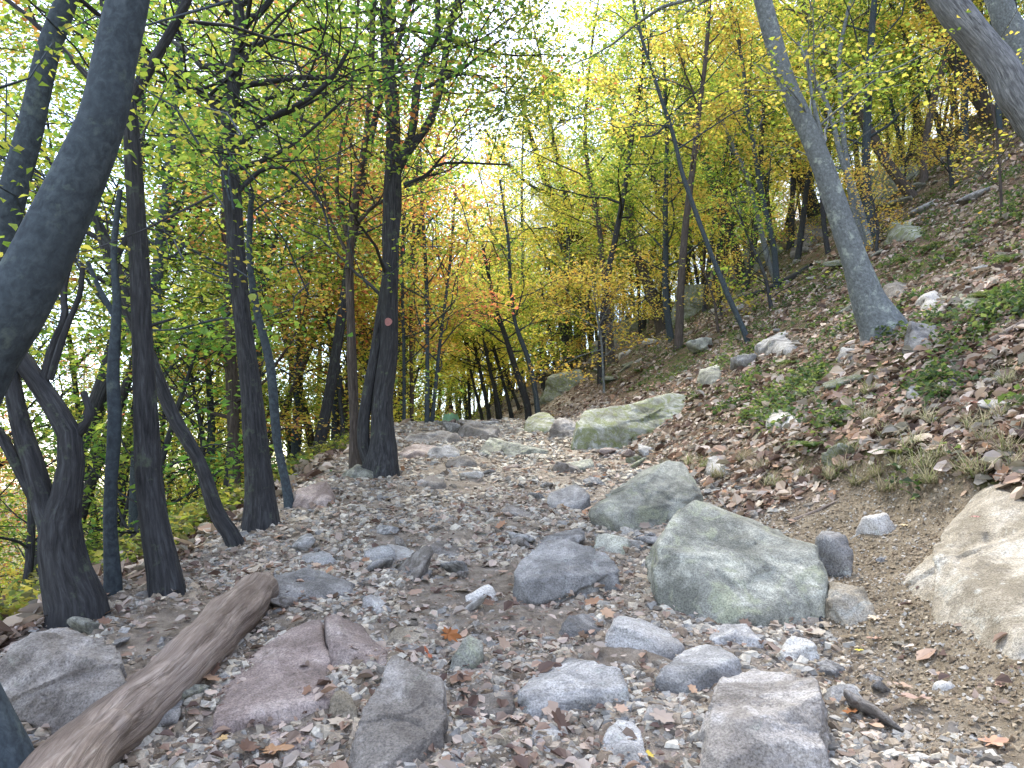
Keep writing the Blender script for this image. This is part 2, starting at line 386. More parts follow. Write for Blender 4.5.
def grow(rng, P, Rr, nb, t0, L0, up=.35, t1=1., dens=3.0):
    br = []; tips = []; n = len(P)
    for i in range(nb):
        t = t0+(t1-t0)*((i+rng.random())/nb); k = min(int(t*(n-1)), n-2); f = t*(n-1)-k
        p = P[k]*(1-f)+P[k+1]*f; r = Rr[k]*(1-f)+Rr[k+1]*f
        az = i*2.4+rng.random()*1.2; q = (t-t0)/(1-t0+1e-6)
        L = L0*(1.1-.55*q)*(.55+.7*rng.random())
        d = np.array([math.cos(az), math.sin(az), up*(.4+1.6*rng.random()+q)]); d /= np.linalg.norm(d)
        m = 8; pts = [p]; dd = d.copy()
        for j in range(m-1):
            dd = dd+rng.normal(0, .16, 3)+np.array([0, 0, .03]); dd /= np.linalg.norm(dd); pts.append(pts[-1]+dd*L/(m-1))
        pts = np.array(pts); r0 = min(r*.5, .008+.009*L); rad = np.linspace(r0, .005, m)
        br.append((pts, rad)); tips.append(pts[-1])
        for j in range(max(2, int(L*dens))):
            s = .2+.8*rng.random(); kk = min(int(s*(m-1)), m-2); b = pts[kk]+(pts[kk+1]-pts[kk])*(s*(m-1)-kk)
            td = (pts[kk+1]-pts[kk])/np.linalg.norm(pts[kk+1]-pts[kk])*.6+rng.normal(0, .7, 3)*np.array([1, 1, .45]); td /= np.linalg.norm(td)
            tl = .35+.75*rng.random(); tp = np.array([b, b+td*tl*.4+rng.normal(0, .03, 3), b+td*tl*.75+rng.normal(0, .04, 3), b+td*tl])
            br.append((tp, np.array([.007, .005, .004, .002]))); tips += [tp[1], tp[2], tp[3]]
    return br, np.array(tips)
def foliage(rng, tips, per, size, pal, spread=.24, six=False):
    tips = tips[fbm(tips*1.1+3, 2)+rng.normal(0, .25, len(tips)) > -.28]; per = int(per*2.5); size = size*.76; spread = spread*.8*(.6+.8*rng.random(len(tips)*per) if False else 1)
    n = len(tips)*per; C = np.repeat(tips, per, 0)+rng.normal(0, 1, (n, 3))*np.array([spread, spread, spread*.45])
    return leaves(rng, C, size, pal, .45, None, .18, six)

# ------------------------------------------------------------------ traced trees
def tree(name, label, stems, pal, bark_m, y=None, group=None, top=12., nb=16, t0=.3, L0=2.2, per=6, leaf=.085, lean=0., seed=1,
         limbs=(), flare=.28, rough=.13, K=26, six=False, up=.35, sink=.25, extend=True, t1=1.):
    rng = np.random.default_rng(seed)
    b = stems[0][0]
    base = hit(b[0], b[1]) if y is None else at(b[0], b[1], y)
    Y0 = base[1]
    root = empty(name, base); tag(root, label, 'tree', group)
    T = Acc(); Bc = Acc(); LV = []
    tot = []
    for si, st in enumerate(list(stems_list(stems))):
        P = []; W = []
        for k, (px, py, w) in enumerate(st):
            yy = Y0+lean*max(0, (b[1]-py))/F*Y0
            q = at(px, py, yy); P.append(q); W.append(w/2/F*Y0)
        P = np.array(P); W = np.array(W)
        if si == 0 and sink: P = np.vstack([P[0]+np.array([0, 0, -sink])-(P[1]-P[0])*.05, P]); W = np.concatenate([[W[0]*1.1], W])
        if si == 0:
            gb = float(gz(P[1][0], P[1][1]))
            if P[1][2] > gb+.05:
                dn = P[1]-P[2]; dn /= np.linalg.norm(dn); dn = dn*.5+np.array([0, 0, -.5]); dn /= -dn[2]
                P[0] = P[1]+dn*(P[1][2]-gb+.3)
        main = P[-1][2]-base[2]
        if extend and st[-1][1] <= 5:
            d = P[-1]-P[-2]; d /= np.linalg.norm(d); r = W[-1]
            H = max(top-main, 1.5); steps = 5
            for j in range(steps):
                d = d*.85+np.array([0, 0, .15])+rng.normal(0, .05, 3); d /= np.linalg.norm(d)
                P = np.vstack([P, P[-1]+d*H/steps]); W = np.append(W, r*(1-(j+1)/steps)*.9+.012)
        n = max(10, int(np.linalg.norm(np.diff(P, axis=0), axis=1).sum()/.12)); n = min(n, 90)
        Ps = cr_spline(P, n); Ws = np.interp(np.linspace(0, len(W)-1, n), np.arange(len(W)), W)
        Ps = Ps+np.stack([vn(Ps*1.5+seed), vn(Ps*1.5+seed+9), 0*Ps[:, 0]], 1)*np.minimum(Ws*.3, .03)[:, None]
        tube(T, Ps-base, Ws, K if Ws.max() > .04 else 8, rough, seed=seed+si, flare=flare if si == 0 else 0)
        tot.append((Ps, Ws))
        big = si == 0 or st[0][2] > 9
        br, tips = grow(rng, Ps, Ws, nb if si == 0 else max(3, nb//2), t0 if si == 0 else .25, L0 if big else L0*.6, up, t1)
        if Y0 < 11:
            okb = [p_[0][2] > 1.1 and not (p_[-1][0] > p_[0][0] and p_[-1][2] < 3.2) and (p_[-1][2] > 1.5+.5*rng.random() or (p_[-1][0] < p_[0][0] and rng.random() < .35)) for p_, r_ in br]
            br = [b_ for b_, k_ in zip(br, okb) if k_]
            tips = np.array([p_[j] for p_, r_ in br for j in ((-1,) if len(p_) == 8 else (1, 2, 3))]).reshape(-1, 3)
        for p_, r_ in br: tube(Bc if Y0 > 5.5 else T, p_-base, r_, 5 if r_[0] > .01 else 3)
        LV.append(tips-base)
    T.build('trunk', bark_m, root); 
    if Bc.n: Bc.build('branches', bark_m, root)
    if per:
        leaf = float(np.interp(Y0, [3, 5, 9, 15, 22], [.045, .055, .072, .09, .105])); tp_ = np.concatenate(LV)
        if Y0 < 11: per = int(per*1.5)
        V, Qs, C = foliage(rng, tp_, per, leaf, pal, six=six)
        mk('crown', V, Qs, M_LEAF, root, smooth=False, col=C)
    return root, tot
def stems_list(s): return s if isinstance(s[0], (list,)) else [s]
def T_(name, label, stems, pal, bm, **k): 
    if not isinstance(stems[0], list): stems = [stems]
    k.setdefault('seed', abs(int(stems[0][0][0]*7+stems[0][0][1])) % 9973)
    return tree(name, label, stems_fix(stems), pal, bm, **k)
def stems_fix(s): return Stems(s)
class Stems(list):
    # list of stems; stems[0][0] must be the base point of the first stem
    def __getitem__(self, i):
        return list.__getitem__(self, i)
# -- left foreground
T_('leaning_tree', 'big smooth slate grey tree leaning across the top left corner, nearest the camera',
   [[(2, 800, 66), (-62, 640, 62), (-78, 500, 64), (-30, 375, 68), (22, 300, 62), (58, 228, 56), (98, 128, 46), (112, 60, 43), (127, 0, 42), (140, -60, 38)]],
   'green', M_SLATE, y=2.25, top=7, nb=12, t0=.62, L0=1.8, per=5, leaf=.07, flare=.1, K=32, rough=.05, six=True)
T_('leaning_tree', 'slimmer slate grey trunk running up the top left corner, left of the big leaning one',
   [[(-70, 560, 40), (-40, 380, 34), (-8, 270, 30), (12, 190, 27), (30, 130, 25), (50, 50, 23), (66, 0, 22), (80, -60, 20)]],
   'green', M_SLATE, y=3.4, top=8, nb=12, t0=.6, L0=2, per=5, leaf=.075, flare=0, K=24, rough=.05, six=True)
T_('dark_tree', 'straight dark furrowed trunk behind the leaning grey tree, a stout limb going up right',
   [[(165, 592, 34), (156, 520, 27), (148, 440, 23), (140, 350, 21), (138, 256, 20), (132, 160, 18), (126, 95, 15), (112, 30, 12), (104, 0, 10)],
    [(130, 100, 14), (147, 70, 13), (163, 45, 11), (188, 0, 9), (200, -40, 8)],
    [(140, 330, 7), (152, 325, 4), (176, 318, 2)]], 'green', M_DARK, top=10, nb=16, t0=.45, per=7, leaf=.08, six=True)
T_('bent_tree', 'thin dark tree leaning left behind the straight trunk, rising from the trail edge',
   [[(236, 545, 15), (217, 512, 14), (200, 463, 13), (173, 416, 13), (150, 358, 13), (127, 306, 14), (110, 256, 13), (92, 207, 9), (76, 150, 7)],
    [(113, 262, 7), (130, 230, 5), (140, 190, 3)]],
   'ygreen', M_DARK, nb=12, t0=.55, L0=1.6, per=6, extend=False)
T_('forked_tree', 'dark forked tree with crooked limbs at the left edge, just behind the boulder',
   [[(80, 618, 54), (66, 570, 44), (60, 530, 40), (68, 490, 26), (72, 440, 24), (52, 402, 22), (30, 370, 20), (12, 345, 16), (-20, 310, 12)],
    [(62, 560, 24), (46, 512, 22), (36, 473, 19), (20, 422, 17), (10, 366, 13), (2, 330, 9)],
    [(45, 515, 16), (22, 473, 14), (0, 434, 12), (-30, 400, 9)],
    [(73, 440, 11), (86, 424, 8), (90, 412, 8), (84, 392, 7)],
    [(44, 385, 9), (52, 350, 8), (65, 318, 7), (64, 290, 6), (72, 256, 5)],
    [(50, 380, 8), (66, 330, 7), (80, 296, 6), (83, 268, 5)]],
   'ygreen', M_DARK, nb=10, t0=.5, L0=1.6, per=6, extend=False, flare=.25, K=26, six=True)
T_('slender_tree', 'slate trunk forking high, between the forked tree and the straight dark one',
   [[(112, 592, 16), (110, 512, 13), (115, 422, 12), (113, 372, 11), (117, 306, 9), (114, 250, 7), (120, 190, 5)],
    [(117, 320, 7), (100, 290, 5), (88, 262, 4)]],
   'ygreen', M_SLATE, nb=16, t0=.4, per=8, extend=False)
T_('furrowed_tree', 'tall dark furrowed tree left of the trail, branching widely at the top',
   [[(262, 526, 34), (260, 490, 26), (254, 423, 22), (248, 356, 20), (238, 256, 18), (232, 190, 18), (226, 150, 18), (231, 95, 15), (239, 50, 15), (240, 20, 13), (236, -30, 9)],
    [(240, 35, 10), (252, 18, 8), (272, -2, 7)],
    [(226, 140, 11), (214, 105, 9), (196, 90, 7), (178, 92, 4)],
    [(236, 150, 8), (262, 122, 7), (300, 104, 6), (330, 80, 5), (348, 50, 4)],
    [(240, 168, 6), (268, 158, 5), (305, 135, 4), (345, 98, 3)],
    [(240, 190, 6), (262, 170, 5), (290, 170, 3), (322, 205, 3), (330, 240, 2)]],
   'green', M_DARK, top=12, nb=20, t0=.5, L0=2.4, per=7)
T_('thin_tree', 'thin curved trunk close beside the tall furrowed tree left of the trail',
   [[(290, 506, 10), (279, 450, 8), (276, 420, 8), (271, 366, 8), (256, 306, 7), (249, 250, 6), (252, 190, 5)]],
   'ygreen', M_SLATE, nb=10, t0=.6, per=5, extend=False)
T_('background_oak', 'brown trunk standing upright behind and left of the tall furrowed tree',
   [[(233, 520, 12), (233, 450, 11), (230, 350, 11), (227, 260, 9), (222, 180, 6)]], 'orange', M_BROWN, y=11, nb=18, t0=.4, per=9, extend=False)
T_('blazed_tree', 'dark double-stemmed tree beside the trail marked with a pink paint blaze',
   [[(381, 478, 36), (384, 445, 26), (384, 389, 20), (388, 330, 18), (391, 256, 17), (394, 200, 18), (394, 133, 16), (388, 67, 14), (386, 0, 16), (382, -50, 12)],
    [(395, 175, 12), (406, 152, 10), (413, 125, 9), (417, 85, 8), (426, 55, 7), (437, 35, 6), (438, 0, 6), (440, -40, 5)],
    [(408, 152, 9), (430, 120, 8), (440, 85, 8), (449, 35, 7), (458, 0, 6), (470, -40, 5)],
    [(374, 472, 15), (364, 440, 12), (368, 392, 10), (376, 335, 9), (384, 290, 8), (390, 250, 7)],
    [(404, 185, 5), (425, 176, 4), (445, 163, 3), (510, 165, 2)],
    [(424, 88, 5), (450, 76, 5), (475, 60, 3), (500, 40, 2)],
    [(392, 45, 6), (400, 62, 4), (408, 82, 3)]],
   'green', M_DARK, top=13, nb=18, t0=.55, L0=2.4, per=6, flare=.5, seed=11)
T_('slender_tree', 'slender grey-brown trunk just left of the pink-blazed tree',
   [[(356, 474, 14), (354, 420, 10), (352, 330, 9), (350, 256, 9), (355, 207, 8), (366, 133, 6), (371, 67, 6), (374, 0, 6)],
    [(356, 225, 5), (372, 208, 4), (386, 200, 3)],
    [(352, 250, 4), (338, 200, 4), (340, 150, 3), (350, 100, 3), (356, 40, 3), (358, 0, 3)],
    [(352, 260, 4), (335, 230, 3), (322, 190, 3), (318, 130, 2)]],
   'orange', M_BROWN, top=11, nb=18, t0=.5, per=5)
# -- behind the crest: poles
poles = [
 ('slender_tree', 'slim bare pole trunk first in the tight clump right of the blazed tree', [(404, 432, 6), (404, 350, 5), (402, 256, 5), (408, 180, 4)], 'red', M_SLATE, 15),
 ('slender_tree', 'slim reddish pole trunk in the middle of the tight clump right of the blazed tree', [(412, 432, 6), (411, 350, 5), (412, 256, 5), (418, 160, 3)], 'red', M_BROWN, 16.5),
 ('slender_tree', 'upright grey pole trunk just right of the tight clump, beside a leaning one', [(427, 434, 8), (427, 380, 6), (427, 300, 6), (424, 240, 5), (420, 150, 4)], 'orange', M_SLATE, 14.5),
 ('slender_tree', 'grey pole trunk curving right beside the upright one, right of the clump', [(431, 434, 7), (435, 390, 5), (441, 330, 5), (450, 262, 4), (456, 190, 3)], 'orange', M_SLATE, 14.7),
 ('slender_tree', 'first leaning dark pole right of the gap over the trail crest', [(482, 418, 5), (474, 385, 4), (465, 340, 4), (455, 285, 3)], 'gold', M_DARK, 24),
 ('slender_tree', 'second leaning dark pole right of the gap over the trail crest', [(489, 416, 6), (480, 370, 5), (472, 330, 4), (462, 270, 3)], 'yellow', M_DARK, 23),
 ('slender_tree', 'third leaning dark pole right of the gap over the trail crest', [(500, 414, 6), (491, 375, 5), (482, 330, 4), (474, 270, 3)], 'yellow', M_DARK, 22),
 ('slender_tree', 'fourth leaning dark pole right of the gap over the trail crest', [(510, 410, 6), (500, 370, 5), (489, 325, 4), (480, 260, 3)], 'ygreen', M_DARK, 23),
 ('slender_tree', 'thicker leaning dark trunk among the poles beyond the trail crest', [(526, 402, 10), (515, 365, 8), (503, 330, 7), (494, 300, 6), (482, 240, 4)], 'ygreen', M_DARK, 20),
 ('slender_tree', 'curved dark trunk rightmost of the leaning poles beyond the trail crest', [(536, 396, 8), (528, 360, 7), (516, 325, 6), (511, 290, 5), (508, 240, 4), (500, 180, 3)], 'yellow', M_SLATE, 19),
 ('slender_tree', 'short dark pole half hidden between the leaning trunks over the crest', [(518, 406, 5), (508, 380, 4), (498, 345, 4), (486, 300, 3)], 'gold', M_DARK, 26),
 ('birch_sapling', 'pair-stemmed pale sapling in front of the skyline rocks', [(604, 392, 4), (602, 350, 3), (598, 320, 3), (592, 280, 2)], 'gold', M_GREY, None),
]
more = [((470, 340), (458, 270)), ((545, 392), (530, 300)), ((556, 388), (540, 280)), ((497, 412), (478, 300)), ((568, 378), (548, 262)), ((592, 352), (577, 230)), ((612, 340), (598, 240)), ((636, 328), (618, 200)), ((700, 300), (676, 170)), ((640, 335), (632, 230))]
where = ['left of the gap over the trail crest', 'right of the curved dark trunk beyond the crest', 'above the tilted skyline slab', 'between the second and third leaning poles over the crest', 'just left of the dark leaning trunk in the middle of the wood',
 'just right of the dark leaning trunk in the middle of the wood', 'over the lower block of the skyline outcrop', 'close left of the crooked tree', 'between the crooked tree and the long thin leaning one', 'touching the crooked tree on its left']
for (b_, t_), w_ in zip(more, where):
    poles.append(('slender_tree', 'thin dark stem leaning left ' + w_.replace('in the middle of the wood', 'mid-wood'), [(b_[0], b_[1]+(78 if b_[1] < 345 and b_[0] < 500 else 0), 5), ((b_[0]+t_[0])/2+2, (b_[1]+t_[1])/2, 4), (t_[0], t_[1], 3)], ['yellow', 'ygreen', 'gold'][len(poles) % 3], M_DARK, 26 if b_[0] < 560 else None))
for nm, lb, st, pal, bm, yy in poles:
    st = [(a_, b_, w_*.72) for a_, b_, w_ in st]
    T_(nm, lb, [st], pal, bm, y=yy, nb=16, t0=.45, L0=1.9, per=9, leaf=.10, extend=False, K=9, flare=.1)
# -- middle and right
T_('leaning_tree', 'dark leaning trunk with bluish upper stem above the skyline rocks, centre of the wood',
   [[(581, 360, 13), (578, 320, 10), (572, 270, 9), (562, 240, 9), (556, 207, 8), (543, 173, 7), (532, 140, 5), (520, 95, 4)],
    [(552, 195, 5), (530, 185, 3), (505, 162, 3), (485, 130, 2)]], 'yellow', M_DARK, nb=22, t0=.3, L0=2.6, per=9, leaf=.09, extend=False)
T_('crooked_tree', 'crooked trunk with dark red-brown upper part rooted on the rocky skyline',
   [[(664, 330, 16), (655, 300, 12), (643, 272, 10), (633, 245, 9), (629, 207, 9), (626, 160, 8), (616, 133, 6), (612, 105, 4), (620, 60, 3)],
    [(657, 305, 8), (648, 280, 8), (640, 262, 6), (620, 235, 4), (606, 210, 3)]], 'ygreen', M_BROWN, nb=22, t0=.3, L0=2.4, per=9, extend=False)
T_('thin_tree', 'long thin leaning tree crossing from the slope up to the top centre',
   [[(748, 342, 6), (730, 300, 5.5), (712, 255, 5), (697, 215, 5), (683, 175, 4.5), (672, 130, 4), (660, 95, 4), (648, 58, 3.5), (636, 15, 3), (632, -20, 3)],
    [(676, 143, 4), (668, 125, 3), (655, 135, 2), (640, 137, 2)]], 'yellow', M_SLATE, nb=18, t0=.35, L0=2., per=7, top=11)
T_('thin_tree', 'dark leaning trunk just left of the white-barked sapling on the slope',
   [[(743, 282, 12), (734, 247, 9), (722, 212, 9), (710, 178, 8), (697, 135, 8), (686, 85, 6), (680, 40, 5), (676, 0, 4)]],
   'ygreen', M_DARK, nb=20, t0=.35, L0=2.4, per=8, top=13)
T_('birch_sapling', 'thin white-barked sapling leaning left on the upper slope',
   [[(777, 285, 6), (767, 256, 5), (755, 205, 5), (745, 173, 4), (728, 135, 3), (715, 100, 2)]], 'ygreen', M_GREY, nb=12, t0=.4, L0=1.4, per=6, extend=False)
T_('smooth_grey_tree', 'large smooth pale grey tree leaning left on the leafy slope',
   [[(884, 332, 46), (868, 300, 32), (856, 265, 26), (848, 240, 25), (828, 183, 22), (809, 133, 20), (781, 67, 19), (762, 0, 18), (750, -50, 16)],
    [(830, 185, 7), (822, 140, 6), (812, 95, 4), (806, 50, 3)]],
   'ygreen', M_GREY, top=12, nb=18, t0=.55, L0=2.3, per=6, flare=.45, rough=.05, seed=5)
T_('birch_sapling', 'slim pale stem right behind the large smooth grey tree, rising to the right',
   [[(866, 246, 8), (856, 215, 6), (848, 175, 6), (842, 120, 5), (839, 67, 5), (844, 30, 4), (852, -5, 4)]],
   'ygreen', M_GREY, nb=12, t0=.4, L0=1.6, per=6, top=8)
T_('birch_sapling', 'slim pale stem right behind the large smooth grey tree, leaning left with it',
   [[(870, 248, 7), (858, 200, 6), (842, 160, 5), (828, 107, 5), (812, 75, 4), (798, 42, 3)]],
   'yellow', M_GREY, nb=10, t0=.4, L0=1.5, per=6, extend=False)
T_('leaning_tree', 'dark leaning trunk seen left of the large smooth grey tree near the ridge',
   [[(816, 214, 16), (806, 190, 13), (795, 157, 12), (780, 125, 11), (764, 104, 9), (750, 80, 8), (735, 40, 6), (728, 0, 5)]],
   'ygreen', M_DARK, nb=22, t0=.3, L0=2.6, per=8, top=13)
T_('leaning_tree', 'brown leaning trunk right of the large smooth grey tree, foot beside the mossy boulder',
   [[(912, 198, 11), (898, 178, 11), (884, 158, 11), (857, 110, 9), (832, 66, 8), (816, 36, 6), (800, 0, 5)]],
   'yellow', M_BROWN, nb=20, t0=.35, L0=2.4, per=8, top=11)
T_('upright_tree', 'narrow dark upright trunk on the ridge near the top right',
   [[(920, 134, 9), (916, 110, 8), (912, 75, 7), (907, 35, 6), (903, 0, 5)]], 'yellow', M_DARK, nb=20, t0=.3, L0=2.4, per=9, top=12)
T_('ridge_tree', 'stout grey leaning trunk near the top right corner, left of the furrowed one',
   [[(990, 122, 17), (980, 100, 15), (960, 67, 15), (937, 30, 14), (916, 0, 13), (890, -40, 11)]],
   'ygreen', M_BROWN, nb=16, t0=.5, L0=2.2, per=6, top=9)
T_('ridge_tree', 'thick coarse grey furrowed trunk slanting through the top right corner',
   [[(1085, 190, 46), (1024, 106, 36), (1000, 68, 34), (970, 30, 32), (945, 0, 30), (915, -40, 26)]],
   'yellow', M_FLAKY, nb=12, t0=.7, L0=2, per=4, top=8, rough=.12)
T_('ridge_tree', 'smooth trunk cut off by the frame at the far top right corner',
   [[(1075, 160, 32), (1045, 100, 28), (1018, 45, 26), (996, 0, 24), (980, -40, 20)]],
   'ygreen', M_GREY, nb=12, t0=.7, L0=2, per=4, top=8)
# saplings with large leaves at the right edge
for (px, py, w, tx, ty, lb) in [(1002, 214, 3, 984, 62, 'thin sapling with big yellow-green leaves near the upper right edge'),
                               (718, 333, 3, 700, 262, 'small yellow-leaved sapling on the slope below the skyline rocks')]:
    T_('leafy_sapling', lb, [[(px, py, w), ((px+tx)/2+4, (py+ty)/2, w*.8), (tx, ty, 1.5)]], 'yellow', M_BROWN, nb=7, t0=.35, L0=.7, per=3, leaf=.10, extend=False, K=6, six=True, flare=0)

# trail blaze on its tree
bt = [o for o in COL.objects if o.name.startswith('blazed_tree')][0]
bp = at(390, 324, bt.location[1]) + np.array([0, -.108, 0]) - np.array(bt.location)
bm = bmesh.new(); bmesh.ops.create_circle(bm, cap_ends=True, segments=20, radius=.038)
for v in bm.verts:
    x, y_ = v.co.x, v.co.y; rr = 1+.06*math.sin(math.atan2(y_, x)*3+1); v.co = Vector((bp[0]+x*rr, bp[1]+x*x*3.6, bp[2]+y_*rr*1.1))
me = bpy.data.meshes.new('trail_blaze'); bm.to_mesh(me); bm.free(); me.materials.append(flat('pink_paint', (.30, .14, .13)))
link(bpy.data.objects.new('trail_blaze', me), bt)

# ------------------------------------------------------------------ background trees: prototypes and copies
def proto(seed, pal, H, c0, bark_m, nb, L0, per, leaf):
    rng = np.random.default_rng(seed); P = [np.zeros(3)-np.array([0, 0, .3])]; d = np.array([rng.normal(0, .08), rng.normal(0, .08), 1.])
    for k in range(9):
        d = d+rng.normal(0, .07, 3)*np.array([1, 1, 0]); d /= np.linalg.norm(d); P.append(P[-1]+d*H/9)
    Ps = cr_spline(P, 40); Ws = np.linspace(.04+.0048*H, .015, 40)*(1+0*Ps[:, 0])
    T = Acc(); Bc = Acc(); tube(T, Ps, Ws, 10, .08, seed=seed, flare=.3)
    br, tips = grow(rng, Ps, Ws, nb, c0, L0, .4, dens=2.4)
    for p_, r_ in br: tube(Bc, p_, r_, 4 if r_[0] > .01 else 3)
    V, Qs, C = foliage(rng, tips, per, leaf, pal, spread=.3)
    return (T, Bc, V, Qs, C, bark_m)
PROTOS = {}
def inst(key, loc, rz, sc, label, group, tilt=(0, 0)):
    name = {'s': 'yellow_sapling'}.get(key[0], 'forest_tree')
    if key not in PROTOS:
        T, Bc, V, Qs, C, bmt = PSPEC[key]()
        root = empty(name, loc)
        ch = [T.build('trunk', bmt, root), Bc.build('branches', bmt, root), mk('crown', V, Qs, M_LEAF, root, smooth=False, col=C)]
        PROTOS[key] = (root, ch)
    else:
        r0, ch = PROTOS[key]; root = r0.copy(); link(root)
        for c in ch: d = c.copy(); link(d); d.parent = root
    root.location = loc; root.rotation_euler = (tilt[0], tilt[1], rz); root.scale = (sc,)*3
    tag(root, label, 'tree', group); return root
PSPEC = {}
for k, (pal, H, c0, bmk, nb, L0, per, lf) in enumerate([
    ('ygreen', 15, .28, M_DARK, 34, 2.9, 11, .11), ('yellow', 14, .22, M_DARK, 32, 2.8, 11, .11), ('green', 16, .3, M_DARK, 34, 2.9, 10, .10),
    ('orange', 14, .28, M_BROWN, 30, 2.7, 10, .11), ('gold', 13, .2, M_SLATE, 30, 2.6, 11, .11), ('red', 13, .3, M_BROWN, 28, 2.6, 9, .11),
    ('ygreen', 14, .15, M_SLATE, 34, 2.6, 11, .11), ('yellow', 15, .3, M_BROWN, 34, 2.9, 10, .11)]):
    PSPEC[('t', k)] = (lambda k=k, a=(pal, H, c0, bmk, nb, L0, per, lf): proto(100+k, *a))
for k, (pal, H) in enumerate([('ygreen', 4.0), ('yellow', 3.6), ('green', 3.0), ('gold', 4.2)]):
    PSPEC[('s', k)] = (lambda k=k, pal=pal, H=H: proto(200+k, pal, H, .12, M_DARK, 22, 1.1, 6, .10))
rng = np.random.default_rng(77); placed = []
LAB = {0: 'yellow-green', 1: 'yellow', 2: 'green', 3: 'orange-tinged', 4: 'golden', 5: 'reddish', 6: 'yellow-green', 7: 'yellow'}
def zone(x, y):
    if x > 1.5 and y < 36: return 'on the rocky slope right of the trail'
    if y >= 30: return 'in the wood beyond the ridge'
    return 'in the wood below the left trail edge'
def scatter(n, sampler, weights, minD, smin_, smax_, kind='t'):
    c = 0; tries = 0
    while c < n and tries < n*60:
        tries += 1; x, y = sampler()
        if -2.7 < x < 2.2 and y < 31 and not (y > 20 and x < -2.2): continue
        if any((x-a)**2+(y-b)**2 < minD**2 for a, b in placed): continue
        placed.append((x, y)); c += 1; z = float(gzf(np.array([x]), np.array([y]))[0])
        k = int(rng.choice(len(weights), p=np.array(weights)/sum(weights)))
        sc = smin_+(smax_-smin_)*rng.random()
        tl = (rng.normal(0, .05), rng.normal(0, .05)-(.12 if x > 2 else 0))
        col = LAB[k] if kind == 't' else ['yellow-green', 'yellow', 'green', 'golden'][k]
        zt = zone(x, y)
        if kind == 't': inst(('t', k), (x, y, z), rng.random()*6.28, sc, 'dark-trunked tree with %s leaves %s' % (col, zt), '%s-leaved trees %s' % (col, zt), tl)
        else: inst(('s', k), (x, y, z), rng.random()*6.28, sc, 'low leafy %s understory sapling %s' % (col, zt), '%s saplings %s' % (col, zt), tl)
for x_, y_, k_, s_ in ((2.3, 19, 0, .95), (3.2, 23.5, 7, 1.05), (2.2, 27, 1, 1.1), (.6, 33, 6, 1.1), (4.4, 20, 6, .9), (-3.3, 19, 2, 1.0), (-3.6, 25, 0, 1.1), (3.0, 30.5, 3, 1.05)):
    placed.append((x_, y_)); col = LAB[k_]
    inst(('t', k_), (x_, y_, float(gzf(np.array([x_]), np.array([y_]))[0])), x_*5, s_, 'dark-trunked tree with %s leaves %s' % (col, zone(x_, y_)), '%s-leaved trees %s' % (col, zone(x_, y_)))
# left woods
scatter(40, lambda: (-rng.uniform(3.4, 20), rng.uniform(9, 30)), [5, 2, 5, 2, .5, 1.5, 5, 2], 1.9, .8, 1.25)
scatter(26, lambda: (rng.uniform(-45, -4), rng.uniform(28, 55)), [5, 2, 4, 2, 1, 2, 4, 3], 2.6, .9, 1.35)
# beyond the crest
scatter(60, lambda: (rng.uniform(-9, 30), rng.uniform(33, 62)), [2, 4, 1, 1, 6, .5, 1, 4], 2.4, .8, 1.2)
# right slope up to the ridge
scatter(50, lambda: (rng.uniform(3, 26), rng.uniform(15, 38)), [4, 4, 1, .6, 1.5, 0, 3, 3], 2.4, .7, 1.05)
# saplings
scatter(30, lambda: (-rng.uniform(3.2, 14), rng.uniform(6.5, 22)), [4, 2, 3, 1], 1.1, .6, 1.1, 's')
scatter(16, lambda: (rng.uniform(-6, 14), rng.uniform(31, 38)), [2, 3, 0, 3], 1.2, .7, 1.2, 's')
scatter(26, lambda: (rng.uniform(5, 20), rng.uniform(13, 33)), [3, 3, 1, 2], 1.2, .4, .8, 's')

scatter(22, lambda: (-rng.uniform(3, 9), rng.uniform(13, 30)), [2, 4, 1, 4], 1.0, .8, 1.3, 's')
scatter(13, lambda: (rng.uniform(-6.5, -3), rng.uniform(12, 30)), [4, 2, 0, 1.5, 0, 3, 3, 0], .9, .6, 1.0)
scatter(26, lambda: (rng.uniform(-4, 5), rng.uniform(31, 44)), [3, 4, 1, 1, 3, .5, 3, 4], .9, .6, .95)
scatter(24, lambda: (rng.uniform(6, 18), rng.uniform(15, 32)), [4, 2, 3, .5, .5, 0, 4, 2], 1.2, .55, .85)
scatter(26, lambda: (rng.uniform(-6, 6), rng.uniform(31, 42)), [2, 4, 0, 3], 1.0, .7, 1.2, 's')
scatter(24, lambda: (-rng.uniform(3, 26), rng.uniform(26, 50)), [4, 3, 2, 2, 3, 2, 3, 3], 1.8, .8, 1.2)
scatter(20, lambda: (rng.uniform(3, 16), rng.uniform(34, 50)), [2, 4, 0, 1, 4, 0, 3, 4], 1.8, .8, 1.2)

# ------------------------------------------------------------------ rocks
_bm = bmesh.new(); bmesh.ops.create_icosphere(_bm, subdivisions=6, radius=1)
def _ico(n):
    b = bmesh.new(); bmesh.ops.create_icosphere(b, subdivisions=n, radius=1)
    V = np.array([v.co[:] for v in b.verts]); Fc = np.array([[v.index for v in f.verts] for f in b.faces]); b.free(); return V, Fc
_bm.free(); ICO = {n: _ico(n) for n in (2, 3, 4, 5, 6)}
def hullplanes(P):
    b = bmesh.new()
    for p in P: b.verts.new(p)
    bmesh.ops.convex_hull(b, input=b.verts); b.normal_update()
    N = []; D = []
    cen = np.mean(P, axis=0)
    for f in b.faces:
        n = np.array(f.normal[:]); c = np.array(f.calc_center_median()[:]); d = n.dot(c-cen)
        if d < 0: n, d = -n, -d
        if f.calc_area() > 1e-6: N.append(n); D.append(max(d, 1e-3))
    b.free(); return np.array(N), np.array(D), cen
